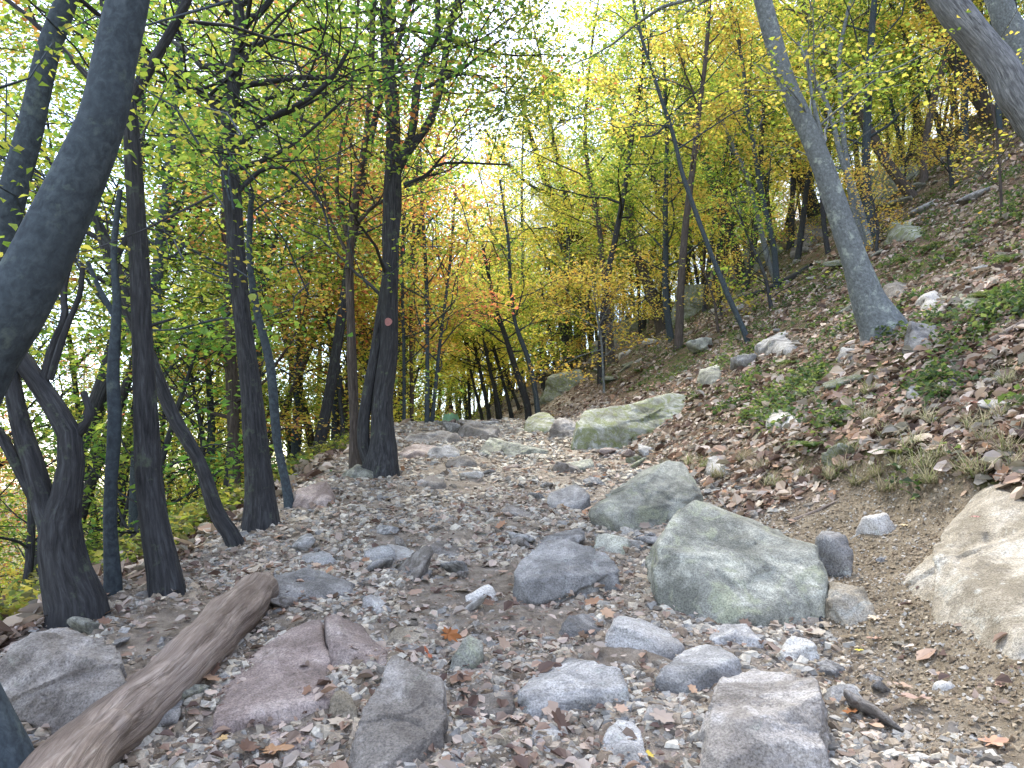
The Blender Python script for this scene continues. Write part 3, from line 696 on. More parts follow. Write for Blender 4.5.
def rockmesh(P, n=5, p=26, rough=.03, seed=0, chips=4):
    p = 500 if p > 16 else 120
    if n >= 5: rough = rough*1.2
    rng = np.random.default_rng(seed); P = np.array(P); P = P.mean(0)+(P-P.mean(0))*1.05; N, D, cen = hullplanes(P)
    size = np.linalg.norm(P.max(0)-P.min(0))
    # a chunky polyhedron: a few well-spread fracture planes touching the traced hull
    N0, D0 = N, D
    cand = rng.normal(0, 1, (500, 3)); cand /= np.linalg.norm(cand, axis=1)[:, None]; sg = rng.choice([-1, 1])
    pick = [np.array([sg*rng.uniform(.05, .4), rng.uniform(-.35, .05), 1.]), np.array([-sg*rng.uniform(.15, .5), -1, rng.uniform(.15, .5)]), np.array([sg, -.4, rng.uniform(.1, .5)]), np.array([-sg, .1, rng.uniform(.2, .7)])]
    pick = [m/np.linalg.norm(m) for m in pick]
    while len(pick) < 12+chips//2: pick.append(cand[np.argmin((cand@np.array(pick).T).max(1)+rng.random(500)*.12)])
    N = np.array(pick); N = N+rng.normal(0, .07, N.shape); N /= np.linalg.norm(N, axis=1)[:, None]
    D = ((P-cen)@N.T).max(0)*rng.uniform(.86, .97, len(N)); D[0] *= .86; D[1] *= .86; N = np.vstack([N, N0]); D = np.append(D, D0*1.07)
    Vs, Fc = ICO[n]
    q = np.maximum(Vs@N.T, 0)/D[None]; qm = q.max(1); r = 1/(qm*((q/qm[:, None])**p).sum(1)**(1/p))
    V = Vs*r[:, None]
    q0 = V/size
    dis = fbm(q0*3.5+seed*1.7, 4, .55)*rough*.35 + fbm(q0*22+seed, 3)*rough*.18
    qa = q0*np.array([1, 1, 1.5])+.035*np.stack([vn(q0*9+seed), vn(q0*9+seed+5), vn(q0*9+seed+11)], 1)
    for M_, amp, tl_ in ((6, .8, .05), (24, .38, .10), (90, .16, .12)):
        sd_ = qa[rng.integers(len(qa), size=M_)]; dd = ((qa[:, None]-sd_[None])**2).sum(2); ci = dd.argmin(1)
        off = -rng.random(M_)*rough*amp; tv = rng.normal(0, tl_, (M_, 3))*rough*6
        dis = dis+off[ci]+np.clip(((qa-sd_[ci])*tv[ci]).sum(1), -rough, rough)
    V = V+Vs*(dis*size)[:, None]
    return V+cen, Fc
FOOT = []
def rock(label, pts, m='grey', name='boulder', anchor=None, back=.3, n=5, p=26, rough=.03, seed=0, group=None, chips=3, cat='rock', sl=0):
    """pts: (px, py, depth behind anchor in m)"""
    a = anchor or max(((x, y) for x, y, d in pts if d <= .02), key=lambda q: q[1]); P0 = hit(a[0], a[1])
    P = [(lambda h_: h_ if (d <= .02 and abs(h_[1]-P0[1]) < .8+.1*P0[1]) else at(x, y, P0[1]+d+sl*(P0[1] if False else 1)*0))(hit(x, y)) for x, y, d in pts]; dm = max(d for _, _, d in pts)
    ext = []
    for (x, y, d), q in zip(pts, P):
        g0 = float(gz(q[0], q[1])); ext.append([q[0], q[1]+.02, min(g0, q[2])-.14])
        if d >= dm*.7:
            g1 = float(gz(q[0], q[1]+back)); ext.append([q[0]*.97, q[1]+back, g1-.1]); ext.append([q[0], q[1]+back*.4, q[2]-.02])
    V, Fc = rockmesh(np.array(P+[np.array(e) for e in ext]), n, p, rough, seed, chips)
    FOOT.append((V[:, 0].min(), V[:, 0].max(), V[:, 1].min(), V[:, 1].max()))
    o = mk(name, V-P0, Fc, RK[m], loc=P0); tag(o, label, cat, group); return o
BX = lambda x0, x1, yt, yb, D, sk=.12: [(x0, yb-(yb-yt)*.2, D*.2), (x0+(x1-x0)*.2, yb, 0), (x1-(x1-x0)*.25, yb, 0), (x1, yb-(yb-yt)*.25, D*.25),
        (x0+(x1-x0)*sk, yt+(yb-yt)*.2, D*.5), (x0+(x1-x0)*.45, yt, D), (x1-(x1-x0)*sk*1.5, yt+(yb-yt)*.12, D*.8)]
rock('big grey-brown craggy boulder in the lower left corner beside the log', [(0, 745, 0), (55, 752, 0), (112, 722, .02), (130, 690, .12), (118, 662, .2), (85, 636, .3), (52, 628, .38), (22, 640, .4), (2, 668, .25), (-14, 700, .15)], 'brown', back=.3, n=6, rough=.035, seed=3, p=22)
rock('large flat pinkish slab with a pale streak in the trail beside the log', [(196, 742, 0), (248, 746, 0), (318, 722, .1), (342, 690, .35), (332, 655, .62), (318, 622, .86), (268, 640, .75), (232, 665, .45), (205, 700, .2)], 'pink', back=.15, n=6, rough=.016, seed=9, name='stone_slab')
rock('pinkish slab split off the large flat one, on its right', [(338, 672, 0), (384, 678, 0), (388, 655, .12), (358, 618, .35), (326, 614, .4), (330, 645, .15)], 'pink', back=.15, rough=.02, seed=12, name='stone_slab')
rock('long grey slab with a dark undercut just beyond the log end', [(270, 602, 0), (352, 600, 0), (356, 583, .1), (318, 567, .35), (282, 566, .35), (268, 582, .1)], 'grey', back=.15, rough=.025, seed=14, name='stone_slab')
rock('small dark-edged stone resting behind the long grey slab', [(300, 566, 0), (334, 567, 0), (336, 556, .05), (320, 549, .15), (303, 552, .15)], 'blue', n=4, back=.1, seed=15, name='stone')
rock('dark grey wedge stone alone on the gravel left of the trail centre', [(361, 562, 0), (390, 563, 0), (394, 550, .05), (382, 543, .12), (368, 544, .12)], 'blue', n=4, back=.1, seed=16, name='stone')
rock('pale grey stone on the gravel just beyond the split pink slab', [(360, 612, 0), (386, 615, 0), (391, 602, .05), (378, 594, .1), (364, 597, .1)], 'grey', n=4, back=.1, seed=17, name='stone')
rock('slanting grey-pink boulder at the bottom left of centre', [(345, 790, -.1), (400, 796, -.1), (440, 755, 0), (447, 690, .18), (425, 662, .32), (392, 660, .36), (372, 690, .22), (352, 740, .06)], 'brown', anchor=(400, 768), back=.2, n=6, rough=.03, seed=21)
rock('narrow upright grey stone leaning beside the brown leaf', [(446, 670, 0), (462, 673, 0), (482, 650, .05), (481, 634, .1), (470, 632, .12), (456, 648, .06)], 'green', n=4, back=.08, seed=22, name='stone')
rock('large grey angular boulder at the bottom centre of the trail', [(521, 716, 0), (582, 722, 0), (604, 712, .03), (635, 685, .12), (622, 668, .25), (590, 656, .4), (560, 655, .42), (530, 676, .22), (518, 697, .06), (576, 694, -.02)], 'blue', back=.2, n=6, rough=.022, seed=23, p=34)
rock('blocky yellowish stone at the bottom centre', [(475, 752, 0), (513, 750, 0), (517, 734, .03), (500, 719, .12), (478, 721, .12), (473, 738, .02)], 'tan', n=4, back=.08, seed=24, name='stone', p=40)
rock('grey triangular stone between the blocky yellowish stone and the large angular boulder', [(532, 750, 0), (566, 752, 0), (572, 738, .03), (552, 716, .12), (532, 722, .1)], 'blue', n=4, back=.1, seed=25, name='stone')
rock('leaf-strewn low grey stone above the blocky yellowish one', [(456, 716, 0), (488, 724, 0), (515, 700, .08), (510, 683, .2), (480, 686, .2), (462, 698, .1)], 'brown', n=4, back=.1, seed=26, name='stone')
rock('grey slab cut by the bottom edge right of the large angular boulder', [(580, 790, -.1), (640, 790, -.1), (652, 752, .05), (632, 712, .3), (612, 722, .25), (594, 748, .05)], 'blue', anchor=(615, 768), back=.1, seed=27, name='stone_slab')
rock('low blue-grey stone cut by the bottom edge left of the slab', [(505, 785, -.05), (562, 788, -.05), (560, 762, .05), (535, 756, .1), (508, 760, .08)], 'blue', anchor=(535, 768), n=4, back=.1, seed=28, name='stone')
rock('big blocky grey boulder at the bottom right of centre', [(704, 800, -.1), (770, 808, -.12), (834, 800, -.08), (832, 745, 0), (820, 692, .12), (808, 670, .3), (770, 663, .36), (738, 664, .34), (716, 690, .14), (703, 730, .02), (745, 705, .03), (800, 705, .05)], 'brown', anchor=(768, 768), back=.25, n=6, rough=.03, seed=37, p=24)
rock('blue-grey slab with a dark broken edge left of the big blocky boulder', [(662, 694, 0), (700, 698, 0), (741, 664, .12), (728, 642, .28), (700, 642, .3), (672, 660, .18), (656, 680, .06)], 'blue', back=.15, seed=32, n=5, rough=.02, name='stone_slab')
rock('flat grey slab half sunk in gravel left of the large lichened boulder', [(612, 648, 0), (668, 658, 0), (682, 642, .08), (660, 622, .25), (622, 615, .32), (607, 630, .12)], 'grey', back=.1, seed=33, rough=.018, name='stone_slab')
rock('wide pale grey slab holding a dead leaf in the middle of the trail', [(524, 594, 0), (560, 600, 0), (606, 602, 0), (633, 584, .08), (612, 560, .3), (580, 542, .5), (548, 540, .5), (522, 556, .25), (518, 580, .05)], 'blue', back=.15, n=6, seed=34, rough=.025, name='stone_slab')
rock('small slab perched behind the leaf-bearing grey slab', [(592, 553, 0), (622, 556, 0), (631, 540, .08), (616, 530, .2), (594, 536, .15)], 'green', n=4, back=.1, seed=35, name='stone')
rock('small cream stone in the middle of the trail gravel', [(463, 602, 0), (486, 605, 0), (500, 594, .04), (490, 584, .1), (468, 588, .06)], 'pale', n=4, back=.06, seed=36, name='stone')
rock('large rounded lichened boulder right of the trail', [(672, 600, .08), (700, 620, .02), (760, 622, 0), (806, 628, 0), (822, 600, .1), (832, 560, .25), (812, 528, .45), (760, 508, .6), (700, 503, .62), (662, 520, .5), (656, 555, .25)], 'green', back=.35, n=6, rough=.022, seed=41, p=14)
rock('grey block tucked against the right side of the large lichened boulder', [(824, 562, .0), (852, 556, .05), (854, 540, .1), (840, 523, .2), (820, 525, .2)], 'grey', n=4, anchor=(832, 585), back=.15, seed=42)
rock('grey boulder with flat faces beyond the large lichened one', [(588, 528, 0), (640, 532, 0), (672, 520, .08), (700, 488, .4), (690, 468, .7), (650, 461, .8), (612, 480, .5), (586, 508, .15)], 'green', back=.3, n=6, rough=.022, seed=43, p=22)
rock('large mossy outcrop boulder at the foot of the slope near the crest', [(576, 452, 0), (620, 446, .2), (690, 440, .6), (705, 412, 1.0), (684, 396, 1.3), (636, 391, 1.3), (596, 402, .8), (572, 432, .15)], 'moss', back=.6, n=6, rough=.028, seed=44, p=18)
rock('grey slab beside the trail left of the flat-faced boulder', [(547, 508, 0), (578, 512, 0), (592, 496, .15), (576, 485, .35), (550, 488, .3)], 'grey', back=.15, n=4, seed=45, name='stone_slab')
rock('flat stone sunk in the trail right of centre', [(502, 516, 0), (530, 518, 0), (536, 508, .1), (518, 502, .2), (503, 506, .15)], 'brown', n=4, back=.1, seed=46, name='stone')
rock('cream slab lying on bare dirt right of the lichened boulder', [(832, 612, 0), (866, 624, 0), (877, 606, .08), (858, 582, .22), (836, 575, .26), (826, 590, .12)], 'tan', n=5, back=.1, seed=47, name='stone_slab')
rock('pale stone jutting from the bank above the bare dirt', [(864, 528, 0), (884, 536, 0), (896, 518, .04), (886, 508, .08), (866, 512, .08)], 'pale', n=4, back=.08, seed=48, name='stone')
rock('large tan boulder with grey top jutting from the dirt bank at the right edge', [(914, 572, 0), (960, 598, 0), (1012, 642, 0), (1060, 690, 0), (1090, 640, .4), (1085, 566, .75), (1024, 560, .8), (985, 560, .75), (945, 565, .65), (920, 570, .6)], 'tan', anchor=(1010, 640), back=.2, n=6, rough=.02, seed=51, p=20)
rock('small white stone on the bare dirt at the lower right', [(935, 691, 0), (954, 692, 0), (957, 682, .03), (946, 673, .06), (937, 676, .05)], 'pale', n=4, back=.04, seed=52, name='stone')
rock('blue-grey stone cut by the bottom edge right of the big blocky boulder', [(842, 785, -.03), (884, 785, -.03), (878, 755, .06), (856, 738, .12), (844, 745, .08)], 'blue', anchor=(865, 768), n=4, back=.1, seed=53, name='stone')
rock('dark layered stone right of the big blocky boulder', [(828, 704, 0), (862, 710, 0), (868, 694, .04), (852, 680, .12), (828, 684, .1)], 'blue', n=4, back=.08, seed=54, name='stone', p=40)
rock('pinkish-grey upright stone at the left edge of the trail before the blazed tree', [(294, 508, 0), (328, 506, .0), (334, 492, .1), (322, 477, .25), (302, 480, .25), (292, 494, .1)], 'pink', n=5, back=.2, seed=55)
rock('pale triangular stone leaning on the pinkish slab', [(330, 718, 0), (352, 724, 0), (358, 705, .03), (344, 684, .1), (330, 692, .07)], 'tan', n=4, back=.06, seed=56, name='stone')
# crest and skyline
for lb, b, m_, D, sd_ in [
  ('flat greyish slab in the trail just below the crest', (476, 522, 437, 456), 'green', .9, 61),
  ('rounded moss-edged rock at the right end of the trail crest', (520, 560, 408, 434), 'moss', .8, 62),
  ('tilted skyline slab above the mossy outcrop boulder', (540, 592, 366, 402), 'moss', 1.0, 63),
  ('brown flat slab beside the mossy outcrop boulder', (546, 592, 414, 440), 'brown', .5, 64),
  ('low grey ledge across the left end of the trail crest', (402, 464, 427, 444), 'brown', .35, 65),
  ('low grey ledge across the middle of the trail crest', (456, 505, 420, 438), 'brown', .35, 66),
  ('pinkish ledge stone below the left end of the crest', (396, 444, 441, 458), 'pink', .4, 67),
  ('blocky tan stone low on the trail left of centre', (416, 446, 472, 488), 'brown', .35, 68),
  ('low brown ledge stone in the upper trail', (444, 480, 452, 468), 'brown', .25, 69),
  ('grey ledge stone above the blocky tan one', (426, 462, 444, 460), 'grey', .3, 70),
  ('pale slab on the leafy slope below the smooth grey tree', (768, 816, 402, 428), 'pale', .5, 71),
  ('greenish stone in the leaves at the middle of the slope', (696, 726, 362, 384), 'green', .4, 72),
  ('slanting grey slab below and right of the smooth grey tree', (902, 946, 316, 352), 'grey', .5, 73),
  ('grey stone uphill of the slanting slab on the slope', (918, 952, 288, 312), 'grey', .5, 74),
  ('wide dark-sided rock right of the foot of the smooth grey tree', (884, 922, 280, 298), 'brown', .5, 75),
  ('mossy-topped grey rock high on the slope at the right', (955, 992, 288, 308), 'moss', .5, 76),
  ('grey rock half buried in leaves near the right edge', (975, 1012, 326, 350), 'grey', .45, 77),
  ('small grey stone in a grassy spot at mid slope', (905, 932, 384, 402), 'grey', .3, 78),
  ('small pale round stone on moss near the right edge', (990, 1008, 374, 386), 'pale', .2, 79),
  ('tiny cream stone on the bank lip at the right edge', (997, 1010, 462, 472), 'pale', .1, 80),
  ('large mossy boulder below the ridge trees at the upper right', (868, 946, 164, 206), 'moss', 1.6, 81),
  ('broken grey outcrop on the skyline right of the crooked tree', (672, 722, 284, 324), 'moss', 1.4, 82),
  ('lower block of the skyline outcrop left of the crooked tree', (604, 656, 318, 346), 'moss', 1.3, 83),
  ('dark outcrop block behind the long thin leaning tree', (708, 752, 268, 300), 'brown', 1.2, 84),
  ('square-cut ridge rock left of the leaning sapling', (744, 790, 246, 276), 'moss', 1.4, 85),
  ('ridge rock between the dark leaning trunk and the smooth grey tree', (794, 832, 226, 254), 'brown', 1.2, 86),
  ('small outcrop stone under the skyline slabs', (590, 622, 344, 362), 'brown', .9, 87),
  ('pale slab wedged below the cream slab, left of the bare dirt', (776, 822, 636, 662), 'pale', .14, 90),
  ('grey slab right in front of the large lichened boulder', (706, 762, 618, 650), 'grey', .22, 91),
  ('low dark slab between the blue-grey slab and the large angular boulder', (640, 686, 700, 734), 'brown', .16, 92),
  ('flat slab in the gravel above the large angular boulder', (556, 612, 610, 640), 'grey', .24, 93),
  ('tan slab close below the split pinkish slab', (384, 432, 622, 650), 'tan', .2, 94),
  ('grey slab at the bottom edge right of the slanting grey-pink boulder', (446, 476, 738, 776), 'grey', .12, 95),
  ('pinkish bedrock edge at the bottom left of the trail', (262, 338, 716, 752), 'pink', .2, 96),
  ('weathered slab half buried in mid-trail left of centre', (424, 470, 540, 560), 'brown', .3, 97),
  ('grey slab in mid-trail beyond the wide pale grey slab', (470, 516, 520, 538), 'green', .35, 98),
  ('grey ledge stone protruding from the bank above the flat-faced boulder', (700, 748, 452, 474), 'grey', .3, 99),
  ('broad grey ledge on the slope left of the smooth grey tree', (756, 812, 330, 352), 'grey', .4, 100),
  ('dark mossy ledge high on the slope right of the pale stems', (884, 940, 216, 240), 'moss', .5, 101),
  ('jagged grey ledge at mid slope near the right edge', (930, 984, 366, 392), 'grey', .3, 102),
  ('stone at the root of the smooth grey tree', (838, 866, 345, 362), 'grey', .3, 88)]:
    x0, x1, yt, yb = b
    if sd_ >= 81 and sd_ < 88: D = .6; yt -= 6; x0 -= 4; x1 += 4
    rock(lb, BX(x0, x1, yt, yb, D), m_, back=D*.4, n=5 if x1-x0 > 40 else 4, seed=sd_, rough=.035, p=22, chips=5, name='boulder' if x1-x0 > 36 else 'stone')
# loose stones: prototypes and copies, one object each
rng = np.random.default_rng(5); protos = []
for k in range(10):
    P = rng.uniform(-1, 1, (11, 3))*np.array([1, .75, .42]); V, Fc = rockmesh(P*np.array([1, 1, 1.0]), 4, 24, .035, 300+k, 2)
    protos.append(V)
def loose(n, sx, sy, smin_, smax_, label, group, mats, seed):
    rg = np.random.default_rng(seed); me = {}
    for i in range(n):
        k = int(rg.integers(10)); m_ = mats[int(rg.integers(len(mats)))]
        x, y = sx(rg), sy(rg)
        x = x(y) if callable(x) else x
        if any(a-.03 < x < b+.03 and c-.03 < y < d+.03 for a, b, c, d in FOOT): continue
        z = float(gzf(np.array([x]), np.array([y]))[0]); s = smin_+(smax_-smin_)*rg.random()**1.9
        if (k, m_) not in me:
            o = mk('loose_stone', protos[k], ICO[4][1], RK[m_]); me[(k, m_)] = o.data
        else: o = bpy.data.objects.new('loose_stone', me[(k, m_)]); link(o)
        o.location = (x, y, z+s*.12); o.scale = (s*(.8+.5*rg.random()), s, s*(.7+.5*rg.random())); o.rotation_euler = (rg.normal(0, .25), rg.normal(0, .25), rg.random()*6.28)
        tag(o, label, 'stone', group)
loose(80, lambda r: r.uniform(-1.9, 1.4), lambda r: 2.3+5.4*r.random()**1.4, .03, .13, 'small angular grey stone lying loose in the trail gravel', 'loose stones on the trail', ['grey', 'blue', 'brown', 'pale', 'grey', 'green'], 1)
loose(68, lambda r: r.uniform(-1.5, 1.35), lambda r: r.uniform(2.35, 5.2), .07, .20, 'pale angular slab-like stone half sunk in the near trail gravel', 'half-sunk slabs in the near trail', ['blue', 'grey', 'blue', 'pale', 'brown'], 6)
loose(22, lambda r: r.uniform(.75, 1.7), lambda r: r.uniform(4.8, 11), .12, .34, 'grey stone in the row along the right side of the trail', 'stones along the right side of the trail', ['green', 'grey', 'blue', 'moss'], 7)
loose(46, lambda r: r.uniform(-1.9, 1.5), lambda r: r.uniform(7, 14.8), .07, .34, 'weathered stone set in the upper stretch of the trail', 'stones in the upper trail', ['brown', 'grey', 'pink', 'green'], 2)
loose(16, lambda r: r.uniform(1.2, 2.4), lambda r: r.uniform(2.5, 4.4), .015, .04, 'pebble half set in the bare dirt of the bank', 'pebbles in the bare dirt', ['pale', 'blue', 'tan'], 3)
loose(84, lambda r: (lambda y: r.uniform(2.3, 2.6+y*.5)), lambda r: r.uniform(4.4, 24), .07, .42, 'grey stone partly buried in leaf litter on the slope', 'stones in the leaf litter', ['grey', 'moss', 'pale', 'green'], 4)

# ------------------------------------------------------------------ gravel, litter, herbs (uncountable)
def gnorm(x, y, e=.05):
    dx = (gz(x+e, y)-gz(x-e, y))/(2*e); dy = (gz(x, y+e)-gz(x, y-e))/(2*e)
    n = np.stack([-dx, -dy, 1+0*dx], 1); return n/np.linalg.norm(n, axis=1)[:, None]
def chips(n, seed):
    rg = np.random.default_rng(seed); y = 2.1*np.exp(rg.random(n)*math.log(15.5/2.1)); x = rg.uniform(-2.35, 1.75, n)+.15*rg.normal(size=n)
    keep = (fbm(np.stack([x*2.6, y*2.6, 0*x], 1), 3)*.7+.62 > rg.random(n)) & (is_dirt(x, y) < .35+.0*x+rg.random(n)*.4)
    x, y = x[keep], y[keep]; n = len(x); z = gzf(x, y)
    A, Bv, N = rot_frames(rg, n, .28, gnorm(x, y)); s = ((.0035+.024*rg.random(n)**5)*(1+.13*np.maximum(y-2.5, 0)))[:, None]
    asp = (.45+.5*rg.random(n))[:, None]; th = (.18+.3*rg.random(n))[:, None]; C = np.stack([x, y, z], 1)+N*s*.12
    A, Bv = A*s, Bv*s*asp; N = N*s*th; j = lambda: 1+.35*rg.normal(size=(n, 1)).clip(-1, 1)
    pts = [C-A*j()-Bv*j()-N, C+A*j()-Bv*j()-N, C+A*j()+Bv*j()-N, C-A*j()+Bv*j()-N,
           C-A*.7*j()-Bv*.6*j()+N*j(), C+A*.6*j()-Bv*.7*j()+N*j(), C+A*.7*j()+Bv*.6*j()+N*j(), C-A*.6*j()+Bv*.7*j()+N*j()]
    q = np.array([[4, 5, 6, 7], [0, 1, 5, 4], [1, 2, 6, 5], [2, 3, 7, 6], [3, 0, 4, 7]])
    p = np.array(PAL['chip']); c = p[rg.integers(len(p), size=n)]*(.7+.5*rg.random((n, 1)))*np.array([1.03, 1, .93])
    o = mk('gravel', np.stack(pts, 1).reshape(-1, 3), (np.arange(n)[:, None, None]*8+q[None]).reshape(-1, 4), M_CHIP, smooth=False, col=np.repeat(c, 8, 0))
    tag(o, 'grey angular gravel covering the rocky trail', 'gravel', kind='stuff')
chips(170000, 8)
def crumbs(n, seed):
    rg = np.random.default_rng(seed); y = 2.2+3.6*rg.random(n); x = rg.uniform(1.1, 2.9, n); k_ = is_dirt(x, y) > .3; x, y = x[k_], y[k_]; n = len(x)
    A, Bv, N = rot_frames(rg, n, .5, gnorm(x, y)); s = (.002+.011*rg.random(n)**4)[:, None]; C = np.stack([x, y, gzf(x, y)], 1)+N*s*.3; j = lambda: 1+.3*rg.normal(size=(n, 1))
    pts = [C-A*s*j(), C-Bv*s*j(), C+A*s*j(), C+Bv*s*j(), C+N*s*.8*j()]; q = np.array([[0, 1, 4], [1, 2, 4], [2, 3, 4], [3, 0, 4]])
    p = np.array([(.22, .17, .11), (.32, .26, .18), (.15, .11, .07), (.38, .35, .3), (.27, .21, .14)]); c = p[rg.integers(5, size=n)]
    o = mk('soil_crumbs', np.stack(pts, 1).reshape(-1, 3), (np.arange(n)[:, None, None]*5+q[None]).reshape(-1, 3), M_CHIP, smooth=False, col=np.repeat(c, 5, 0))
    tag(o, 'crumbs of brown earth and grit on the bare bank', 'soil', kind='stuff')
crumbs(60000, 31)
def litter(n, seed, kind):
    rg = np.random.default_rng(seed)
    if kind == 'slope':
        y = 2.6*np.exp(rg.random(n)*math.log(46/2.6)); lo = np.clip(5.5-.293*y, -6, 1.5); x = lo+rg.random(n)**1.25*(y*.85+1.5)
        ok = (is_dirt(x, y) < .1+.9*(rg.random(n) < .05)) & (vn(np.stack([x*1.8, y*1.8, 0*x+4], 1))*.8+.5+.2 > rg.random(n))
        sz, pal, lb = .046, 'litter', 'pinkish brown fallen leaf litter covering the slope'
    elif kind == 'trail':
        y = 2.1*np.exp(rg.random(n)*math.log(16/2.1)); x = rg.uniform(-2.2, 1.9, n)
        ok = (vn(np.stack([x*1.5, y*1.5, 0*x+2], 1))*.5+.5 > rg.random(n)*.8) & ((is_dirt(x, y) < .3) | (rg.random(n) < .12))
        sz, pal, lb = .026, 'trailit', 'crushed brown leaf fragments scattered over the trail'
    else:
        y = 3*np.exp(rg.random(n)*math.log(30/3)); x = -2.1-rg.random(n)**1.3*(y*.6+1); ok = rg.random(n) < .8
        sz, pal, lb = .07, 'litter', 'brown fallen leaves below the left trail edge'
    x, y = x[ok], y[ok]; C = np.stack([x, y, gzf(x, y)+.008+.02*rg.random(len(x))], 1)
    V, Qs, c = leaves(rg, C, 1., pal, .33 if kind != 'trail' else .25, gnorm(x, y), .22, True)
    # size grows a little with distance inside C frame
    k = 6; s = sz*(1+.02*y)*(.45+1.7*rg.random(len(x))**2.2); s = np.repeat(s, k)[:, None]; Cr = np.repeat(C, k, 0); V = Cr+(V-Cr)*s
    o = mk('leaf_litter', V, Qs, M_LIT, smooth=False, col=c); tag(o, lb, 'leaf litter', kind='stuff')
litter(170000, 11, 'slope'); litter(20000, 12, 'trail'); litter(26000, 13, 'left')
def lobed(n, seed, lo, hi, sx, lb, pal, sz):
    rg = np.random.default_rng(seed); y = lo*np.exp(rg.random(n)*math.log(hi/lo)); x = sx(rg, y, n); kp = is_dirt(x, y) < .25+.75*(rg.random(n) < .12); x, y = x[kp], y[kp]; n = len(x)
    C = np.stack([x, y, gzf(x, y)+.014+.02*rg.random(n)], 1); A, Bv, N = rot_frames(rg, n, .35, gnorm(x, y)); m = 22
    t = np.arange(m)/m*2*math.pi; r = .5*(.6+.4*np.abs(np.cos(t)))*(1-.36*(.5+.5*np.cos(t*7+math.pi))); s = (sz*(.6+.7*rg.random(n)))[:, None, None]
    lx = (r*np.cos(t))[None, :, None]; ly = (r*np.sin(t)*.85)[None, :, None]; cu = rg.uniform(-.2, .9, n)[:, None, None]
    V = C[:, None]+s*(A[:, None]*lx+Bv[:, None]*ly+N[:, None]*(np.abs(ly)*cu*.6+lx*lx*cu*.5)); V = np.concatenate([C[:, None], V], 1)
    k = np.arange(m); q = np.stack([np.zeros(m, int), k+1, (k+1) % m+1], 1); p = np.array(pal); c = p[rg.integers(len(p), size=n)]*(.75+.5*rg.random((n, 1)))
    o = mk('leaf_litter', V.reshape(-1, 3), (np.arange(n)[:, None, None]*(m+1)+q[None]).reshape(-1, 3), M_LIT, smooth=False, col=np.repeat(c, m+1, 0)); tag(o, lb, 'leaf litter', kind='stuff')
LP = [(.34, .24, .15), (.26, .17, .11), (.44, .34, .24), (.38, .28, .2), (.17, .115, .08), (.36, .23, .13), (.46, .40, .3), (.30, .25, .2)]
lobed(330, 41, 2.1, 12, lambda r, y, n: r.uniform(-2.1, 2.3, n), 'scattered lobed oak leaves lying on the trail', LP, .085)
lobed(3800, 42, 3.2, 20, lambda r, y, n: 1.6+r.random(n)*(y*.75), 'curled lobed oak leaves lying over the slope', LP, .105)
def herbs(n, seed, left, label):
    rg = np.random.default_rng(seed)
    if left: y = 3.2*np.exp(rg.random(n)*math.log(18/3.2)); x = -2.35-rg.random(n)**1.6*(y*.5+.3)
    else: y = 4.2*np.exp(rg.random(n)*math.log(30/4.2)); x = 2.3+rg.random(n)*(y*.6)
    ok = fbm(np.stack([x*2.3, y*2.3, 0*x+12], 1), 4) > (.0 if left else .42-.5*rg.random(n)**4); x, y = x[ok], y[ok]
    C = np.stack([x, y, gzf(x, y)+.02+(.2 if left else .07)*rg.random(len(x))**1.5], 1)
    C = np.repeat(C, 5, 0)+rg.normal(0, .035, (len(x)*5, 3))
    V, Qs, c = leaves(rg, C, .06 if left else .05, 'dull_green' if left else 'herb', .5, None, .2)
    o = mk('undergrowth', V, Qs, M_LEAF, smooth=False, col=c); tag(o, label, 'undergrowth', kind='stuff')
herbs(6500, 21, True, 'low green undergrowth along the left trail edge')
herbs(22000, 22, False, 'patches of low green herbs among leaves on the slope')

# ------------------------------------------------------------------ ferns and grass tufts
def blades(acc, rg, C, n, L, w, pal, droop):
    for k in range(n):
        az = rg.random()*6.28; tilt = .25+.7*rg.random(); l = L*(.6+.6*rg.random()); d = np.array([math.cos(az)*tilt, math.sin(az)*tilt, 1.]); d /= np.linalg.norm(d)
        s = np.cross(d, [0, 0, 1.]); s /= np.linalg.norm(s)+1e-9; pts = []; p = C.copy()
        for j in range(6):
            ww = w*(1-j/5.5); pts += [p-s*ww, p+s*ww]; d = d+np.array([0, 0, -droop]); d /= np.linalg.norm(d); p = p+d*l/5
        Q = np.array([[2*j, 2*j+1, 2*j+3, 2*j+2] for j in range(5)]); c = np.array(pal)[rg.integers(len(pal))]*(.8+.4*rg.random())
        acc.add(np.array(pts), Q, None, np.tile(c, (12, 1)))
def frond(acc, rg, az, L):
    d = np.array([math.cos(az)*.8, math.sin(az)*.8, .75]); d /= np.linalg.norm(d); p = np.zeros(3); m = 15
    for j in range(m):
        s = np.cross(d, [0, 0, 1.]); s /= np.linalg.norm(s)+1e-9; w = L*.30*math.sin(math.pi*(.12+.88*j/m))**.8*(1-j/m*.5)
        q = p+d*L/m
        for sg in (-1, 1):
            tip = p+s*sg*w+d*w*.35-np.array([0, 0, w*.2]); c = np.array(PAL['herb'])[rg.integers(3)]*(.8+.5*rg.random())
            acc.add(np.array([p, p+(q-p)*.85, tip+d*.004, tip]), np.array([[0, 1, 2, 3]]), None, np.tile(c, (4, 1)))
        p = q; d = d+np.array([0, 0, -.11]); d /= np.linalg.norm(d)
rg = np.random.default_rng(9)
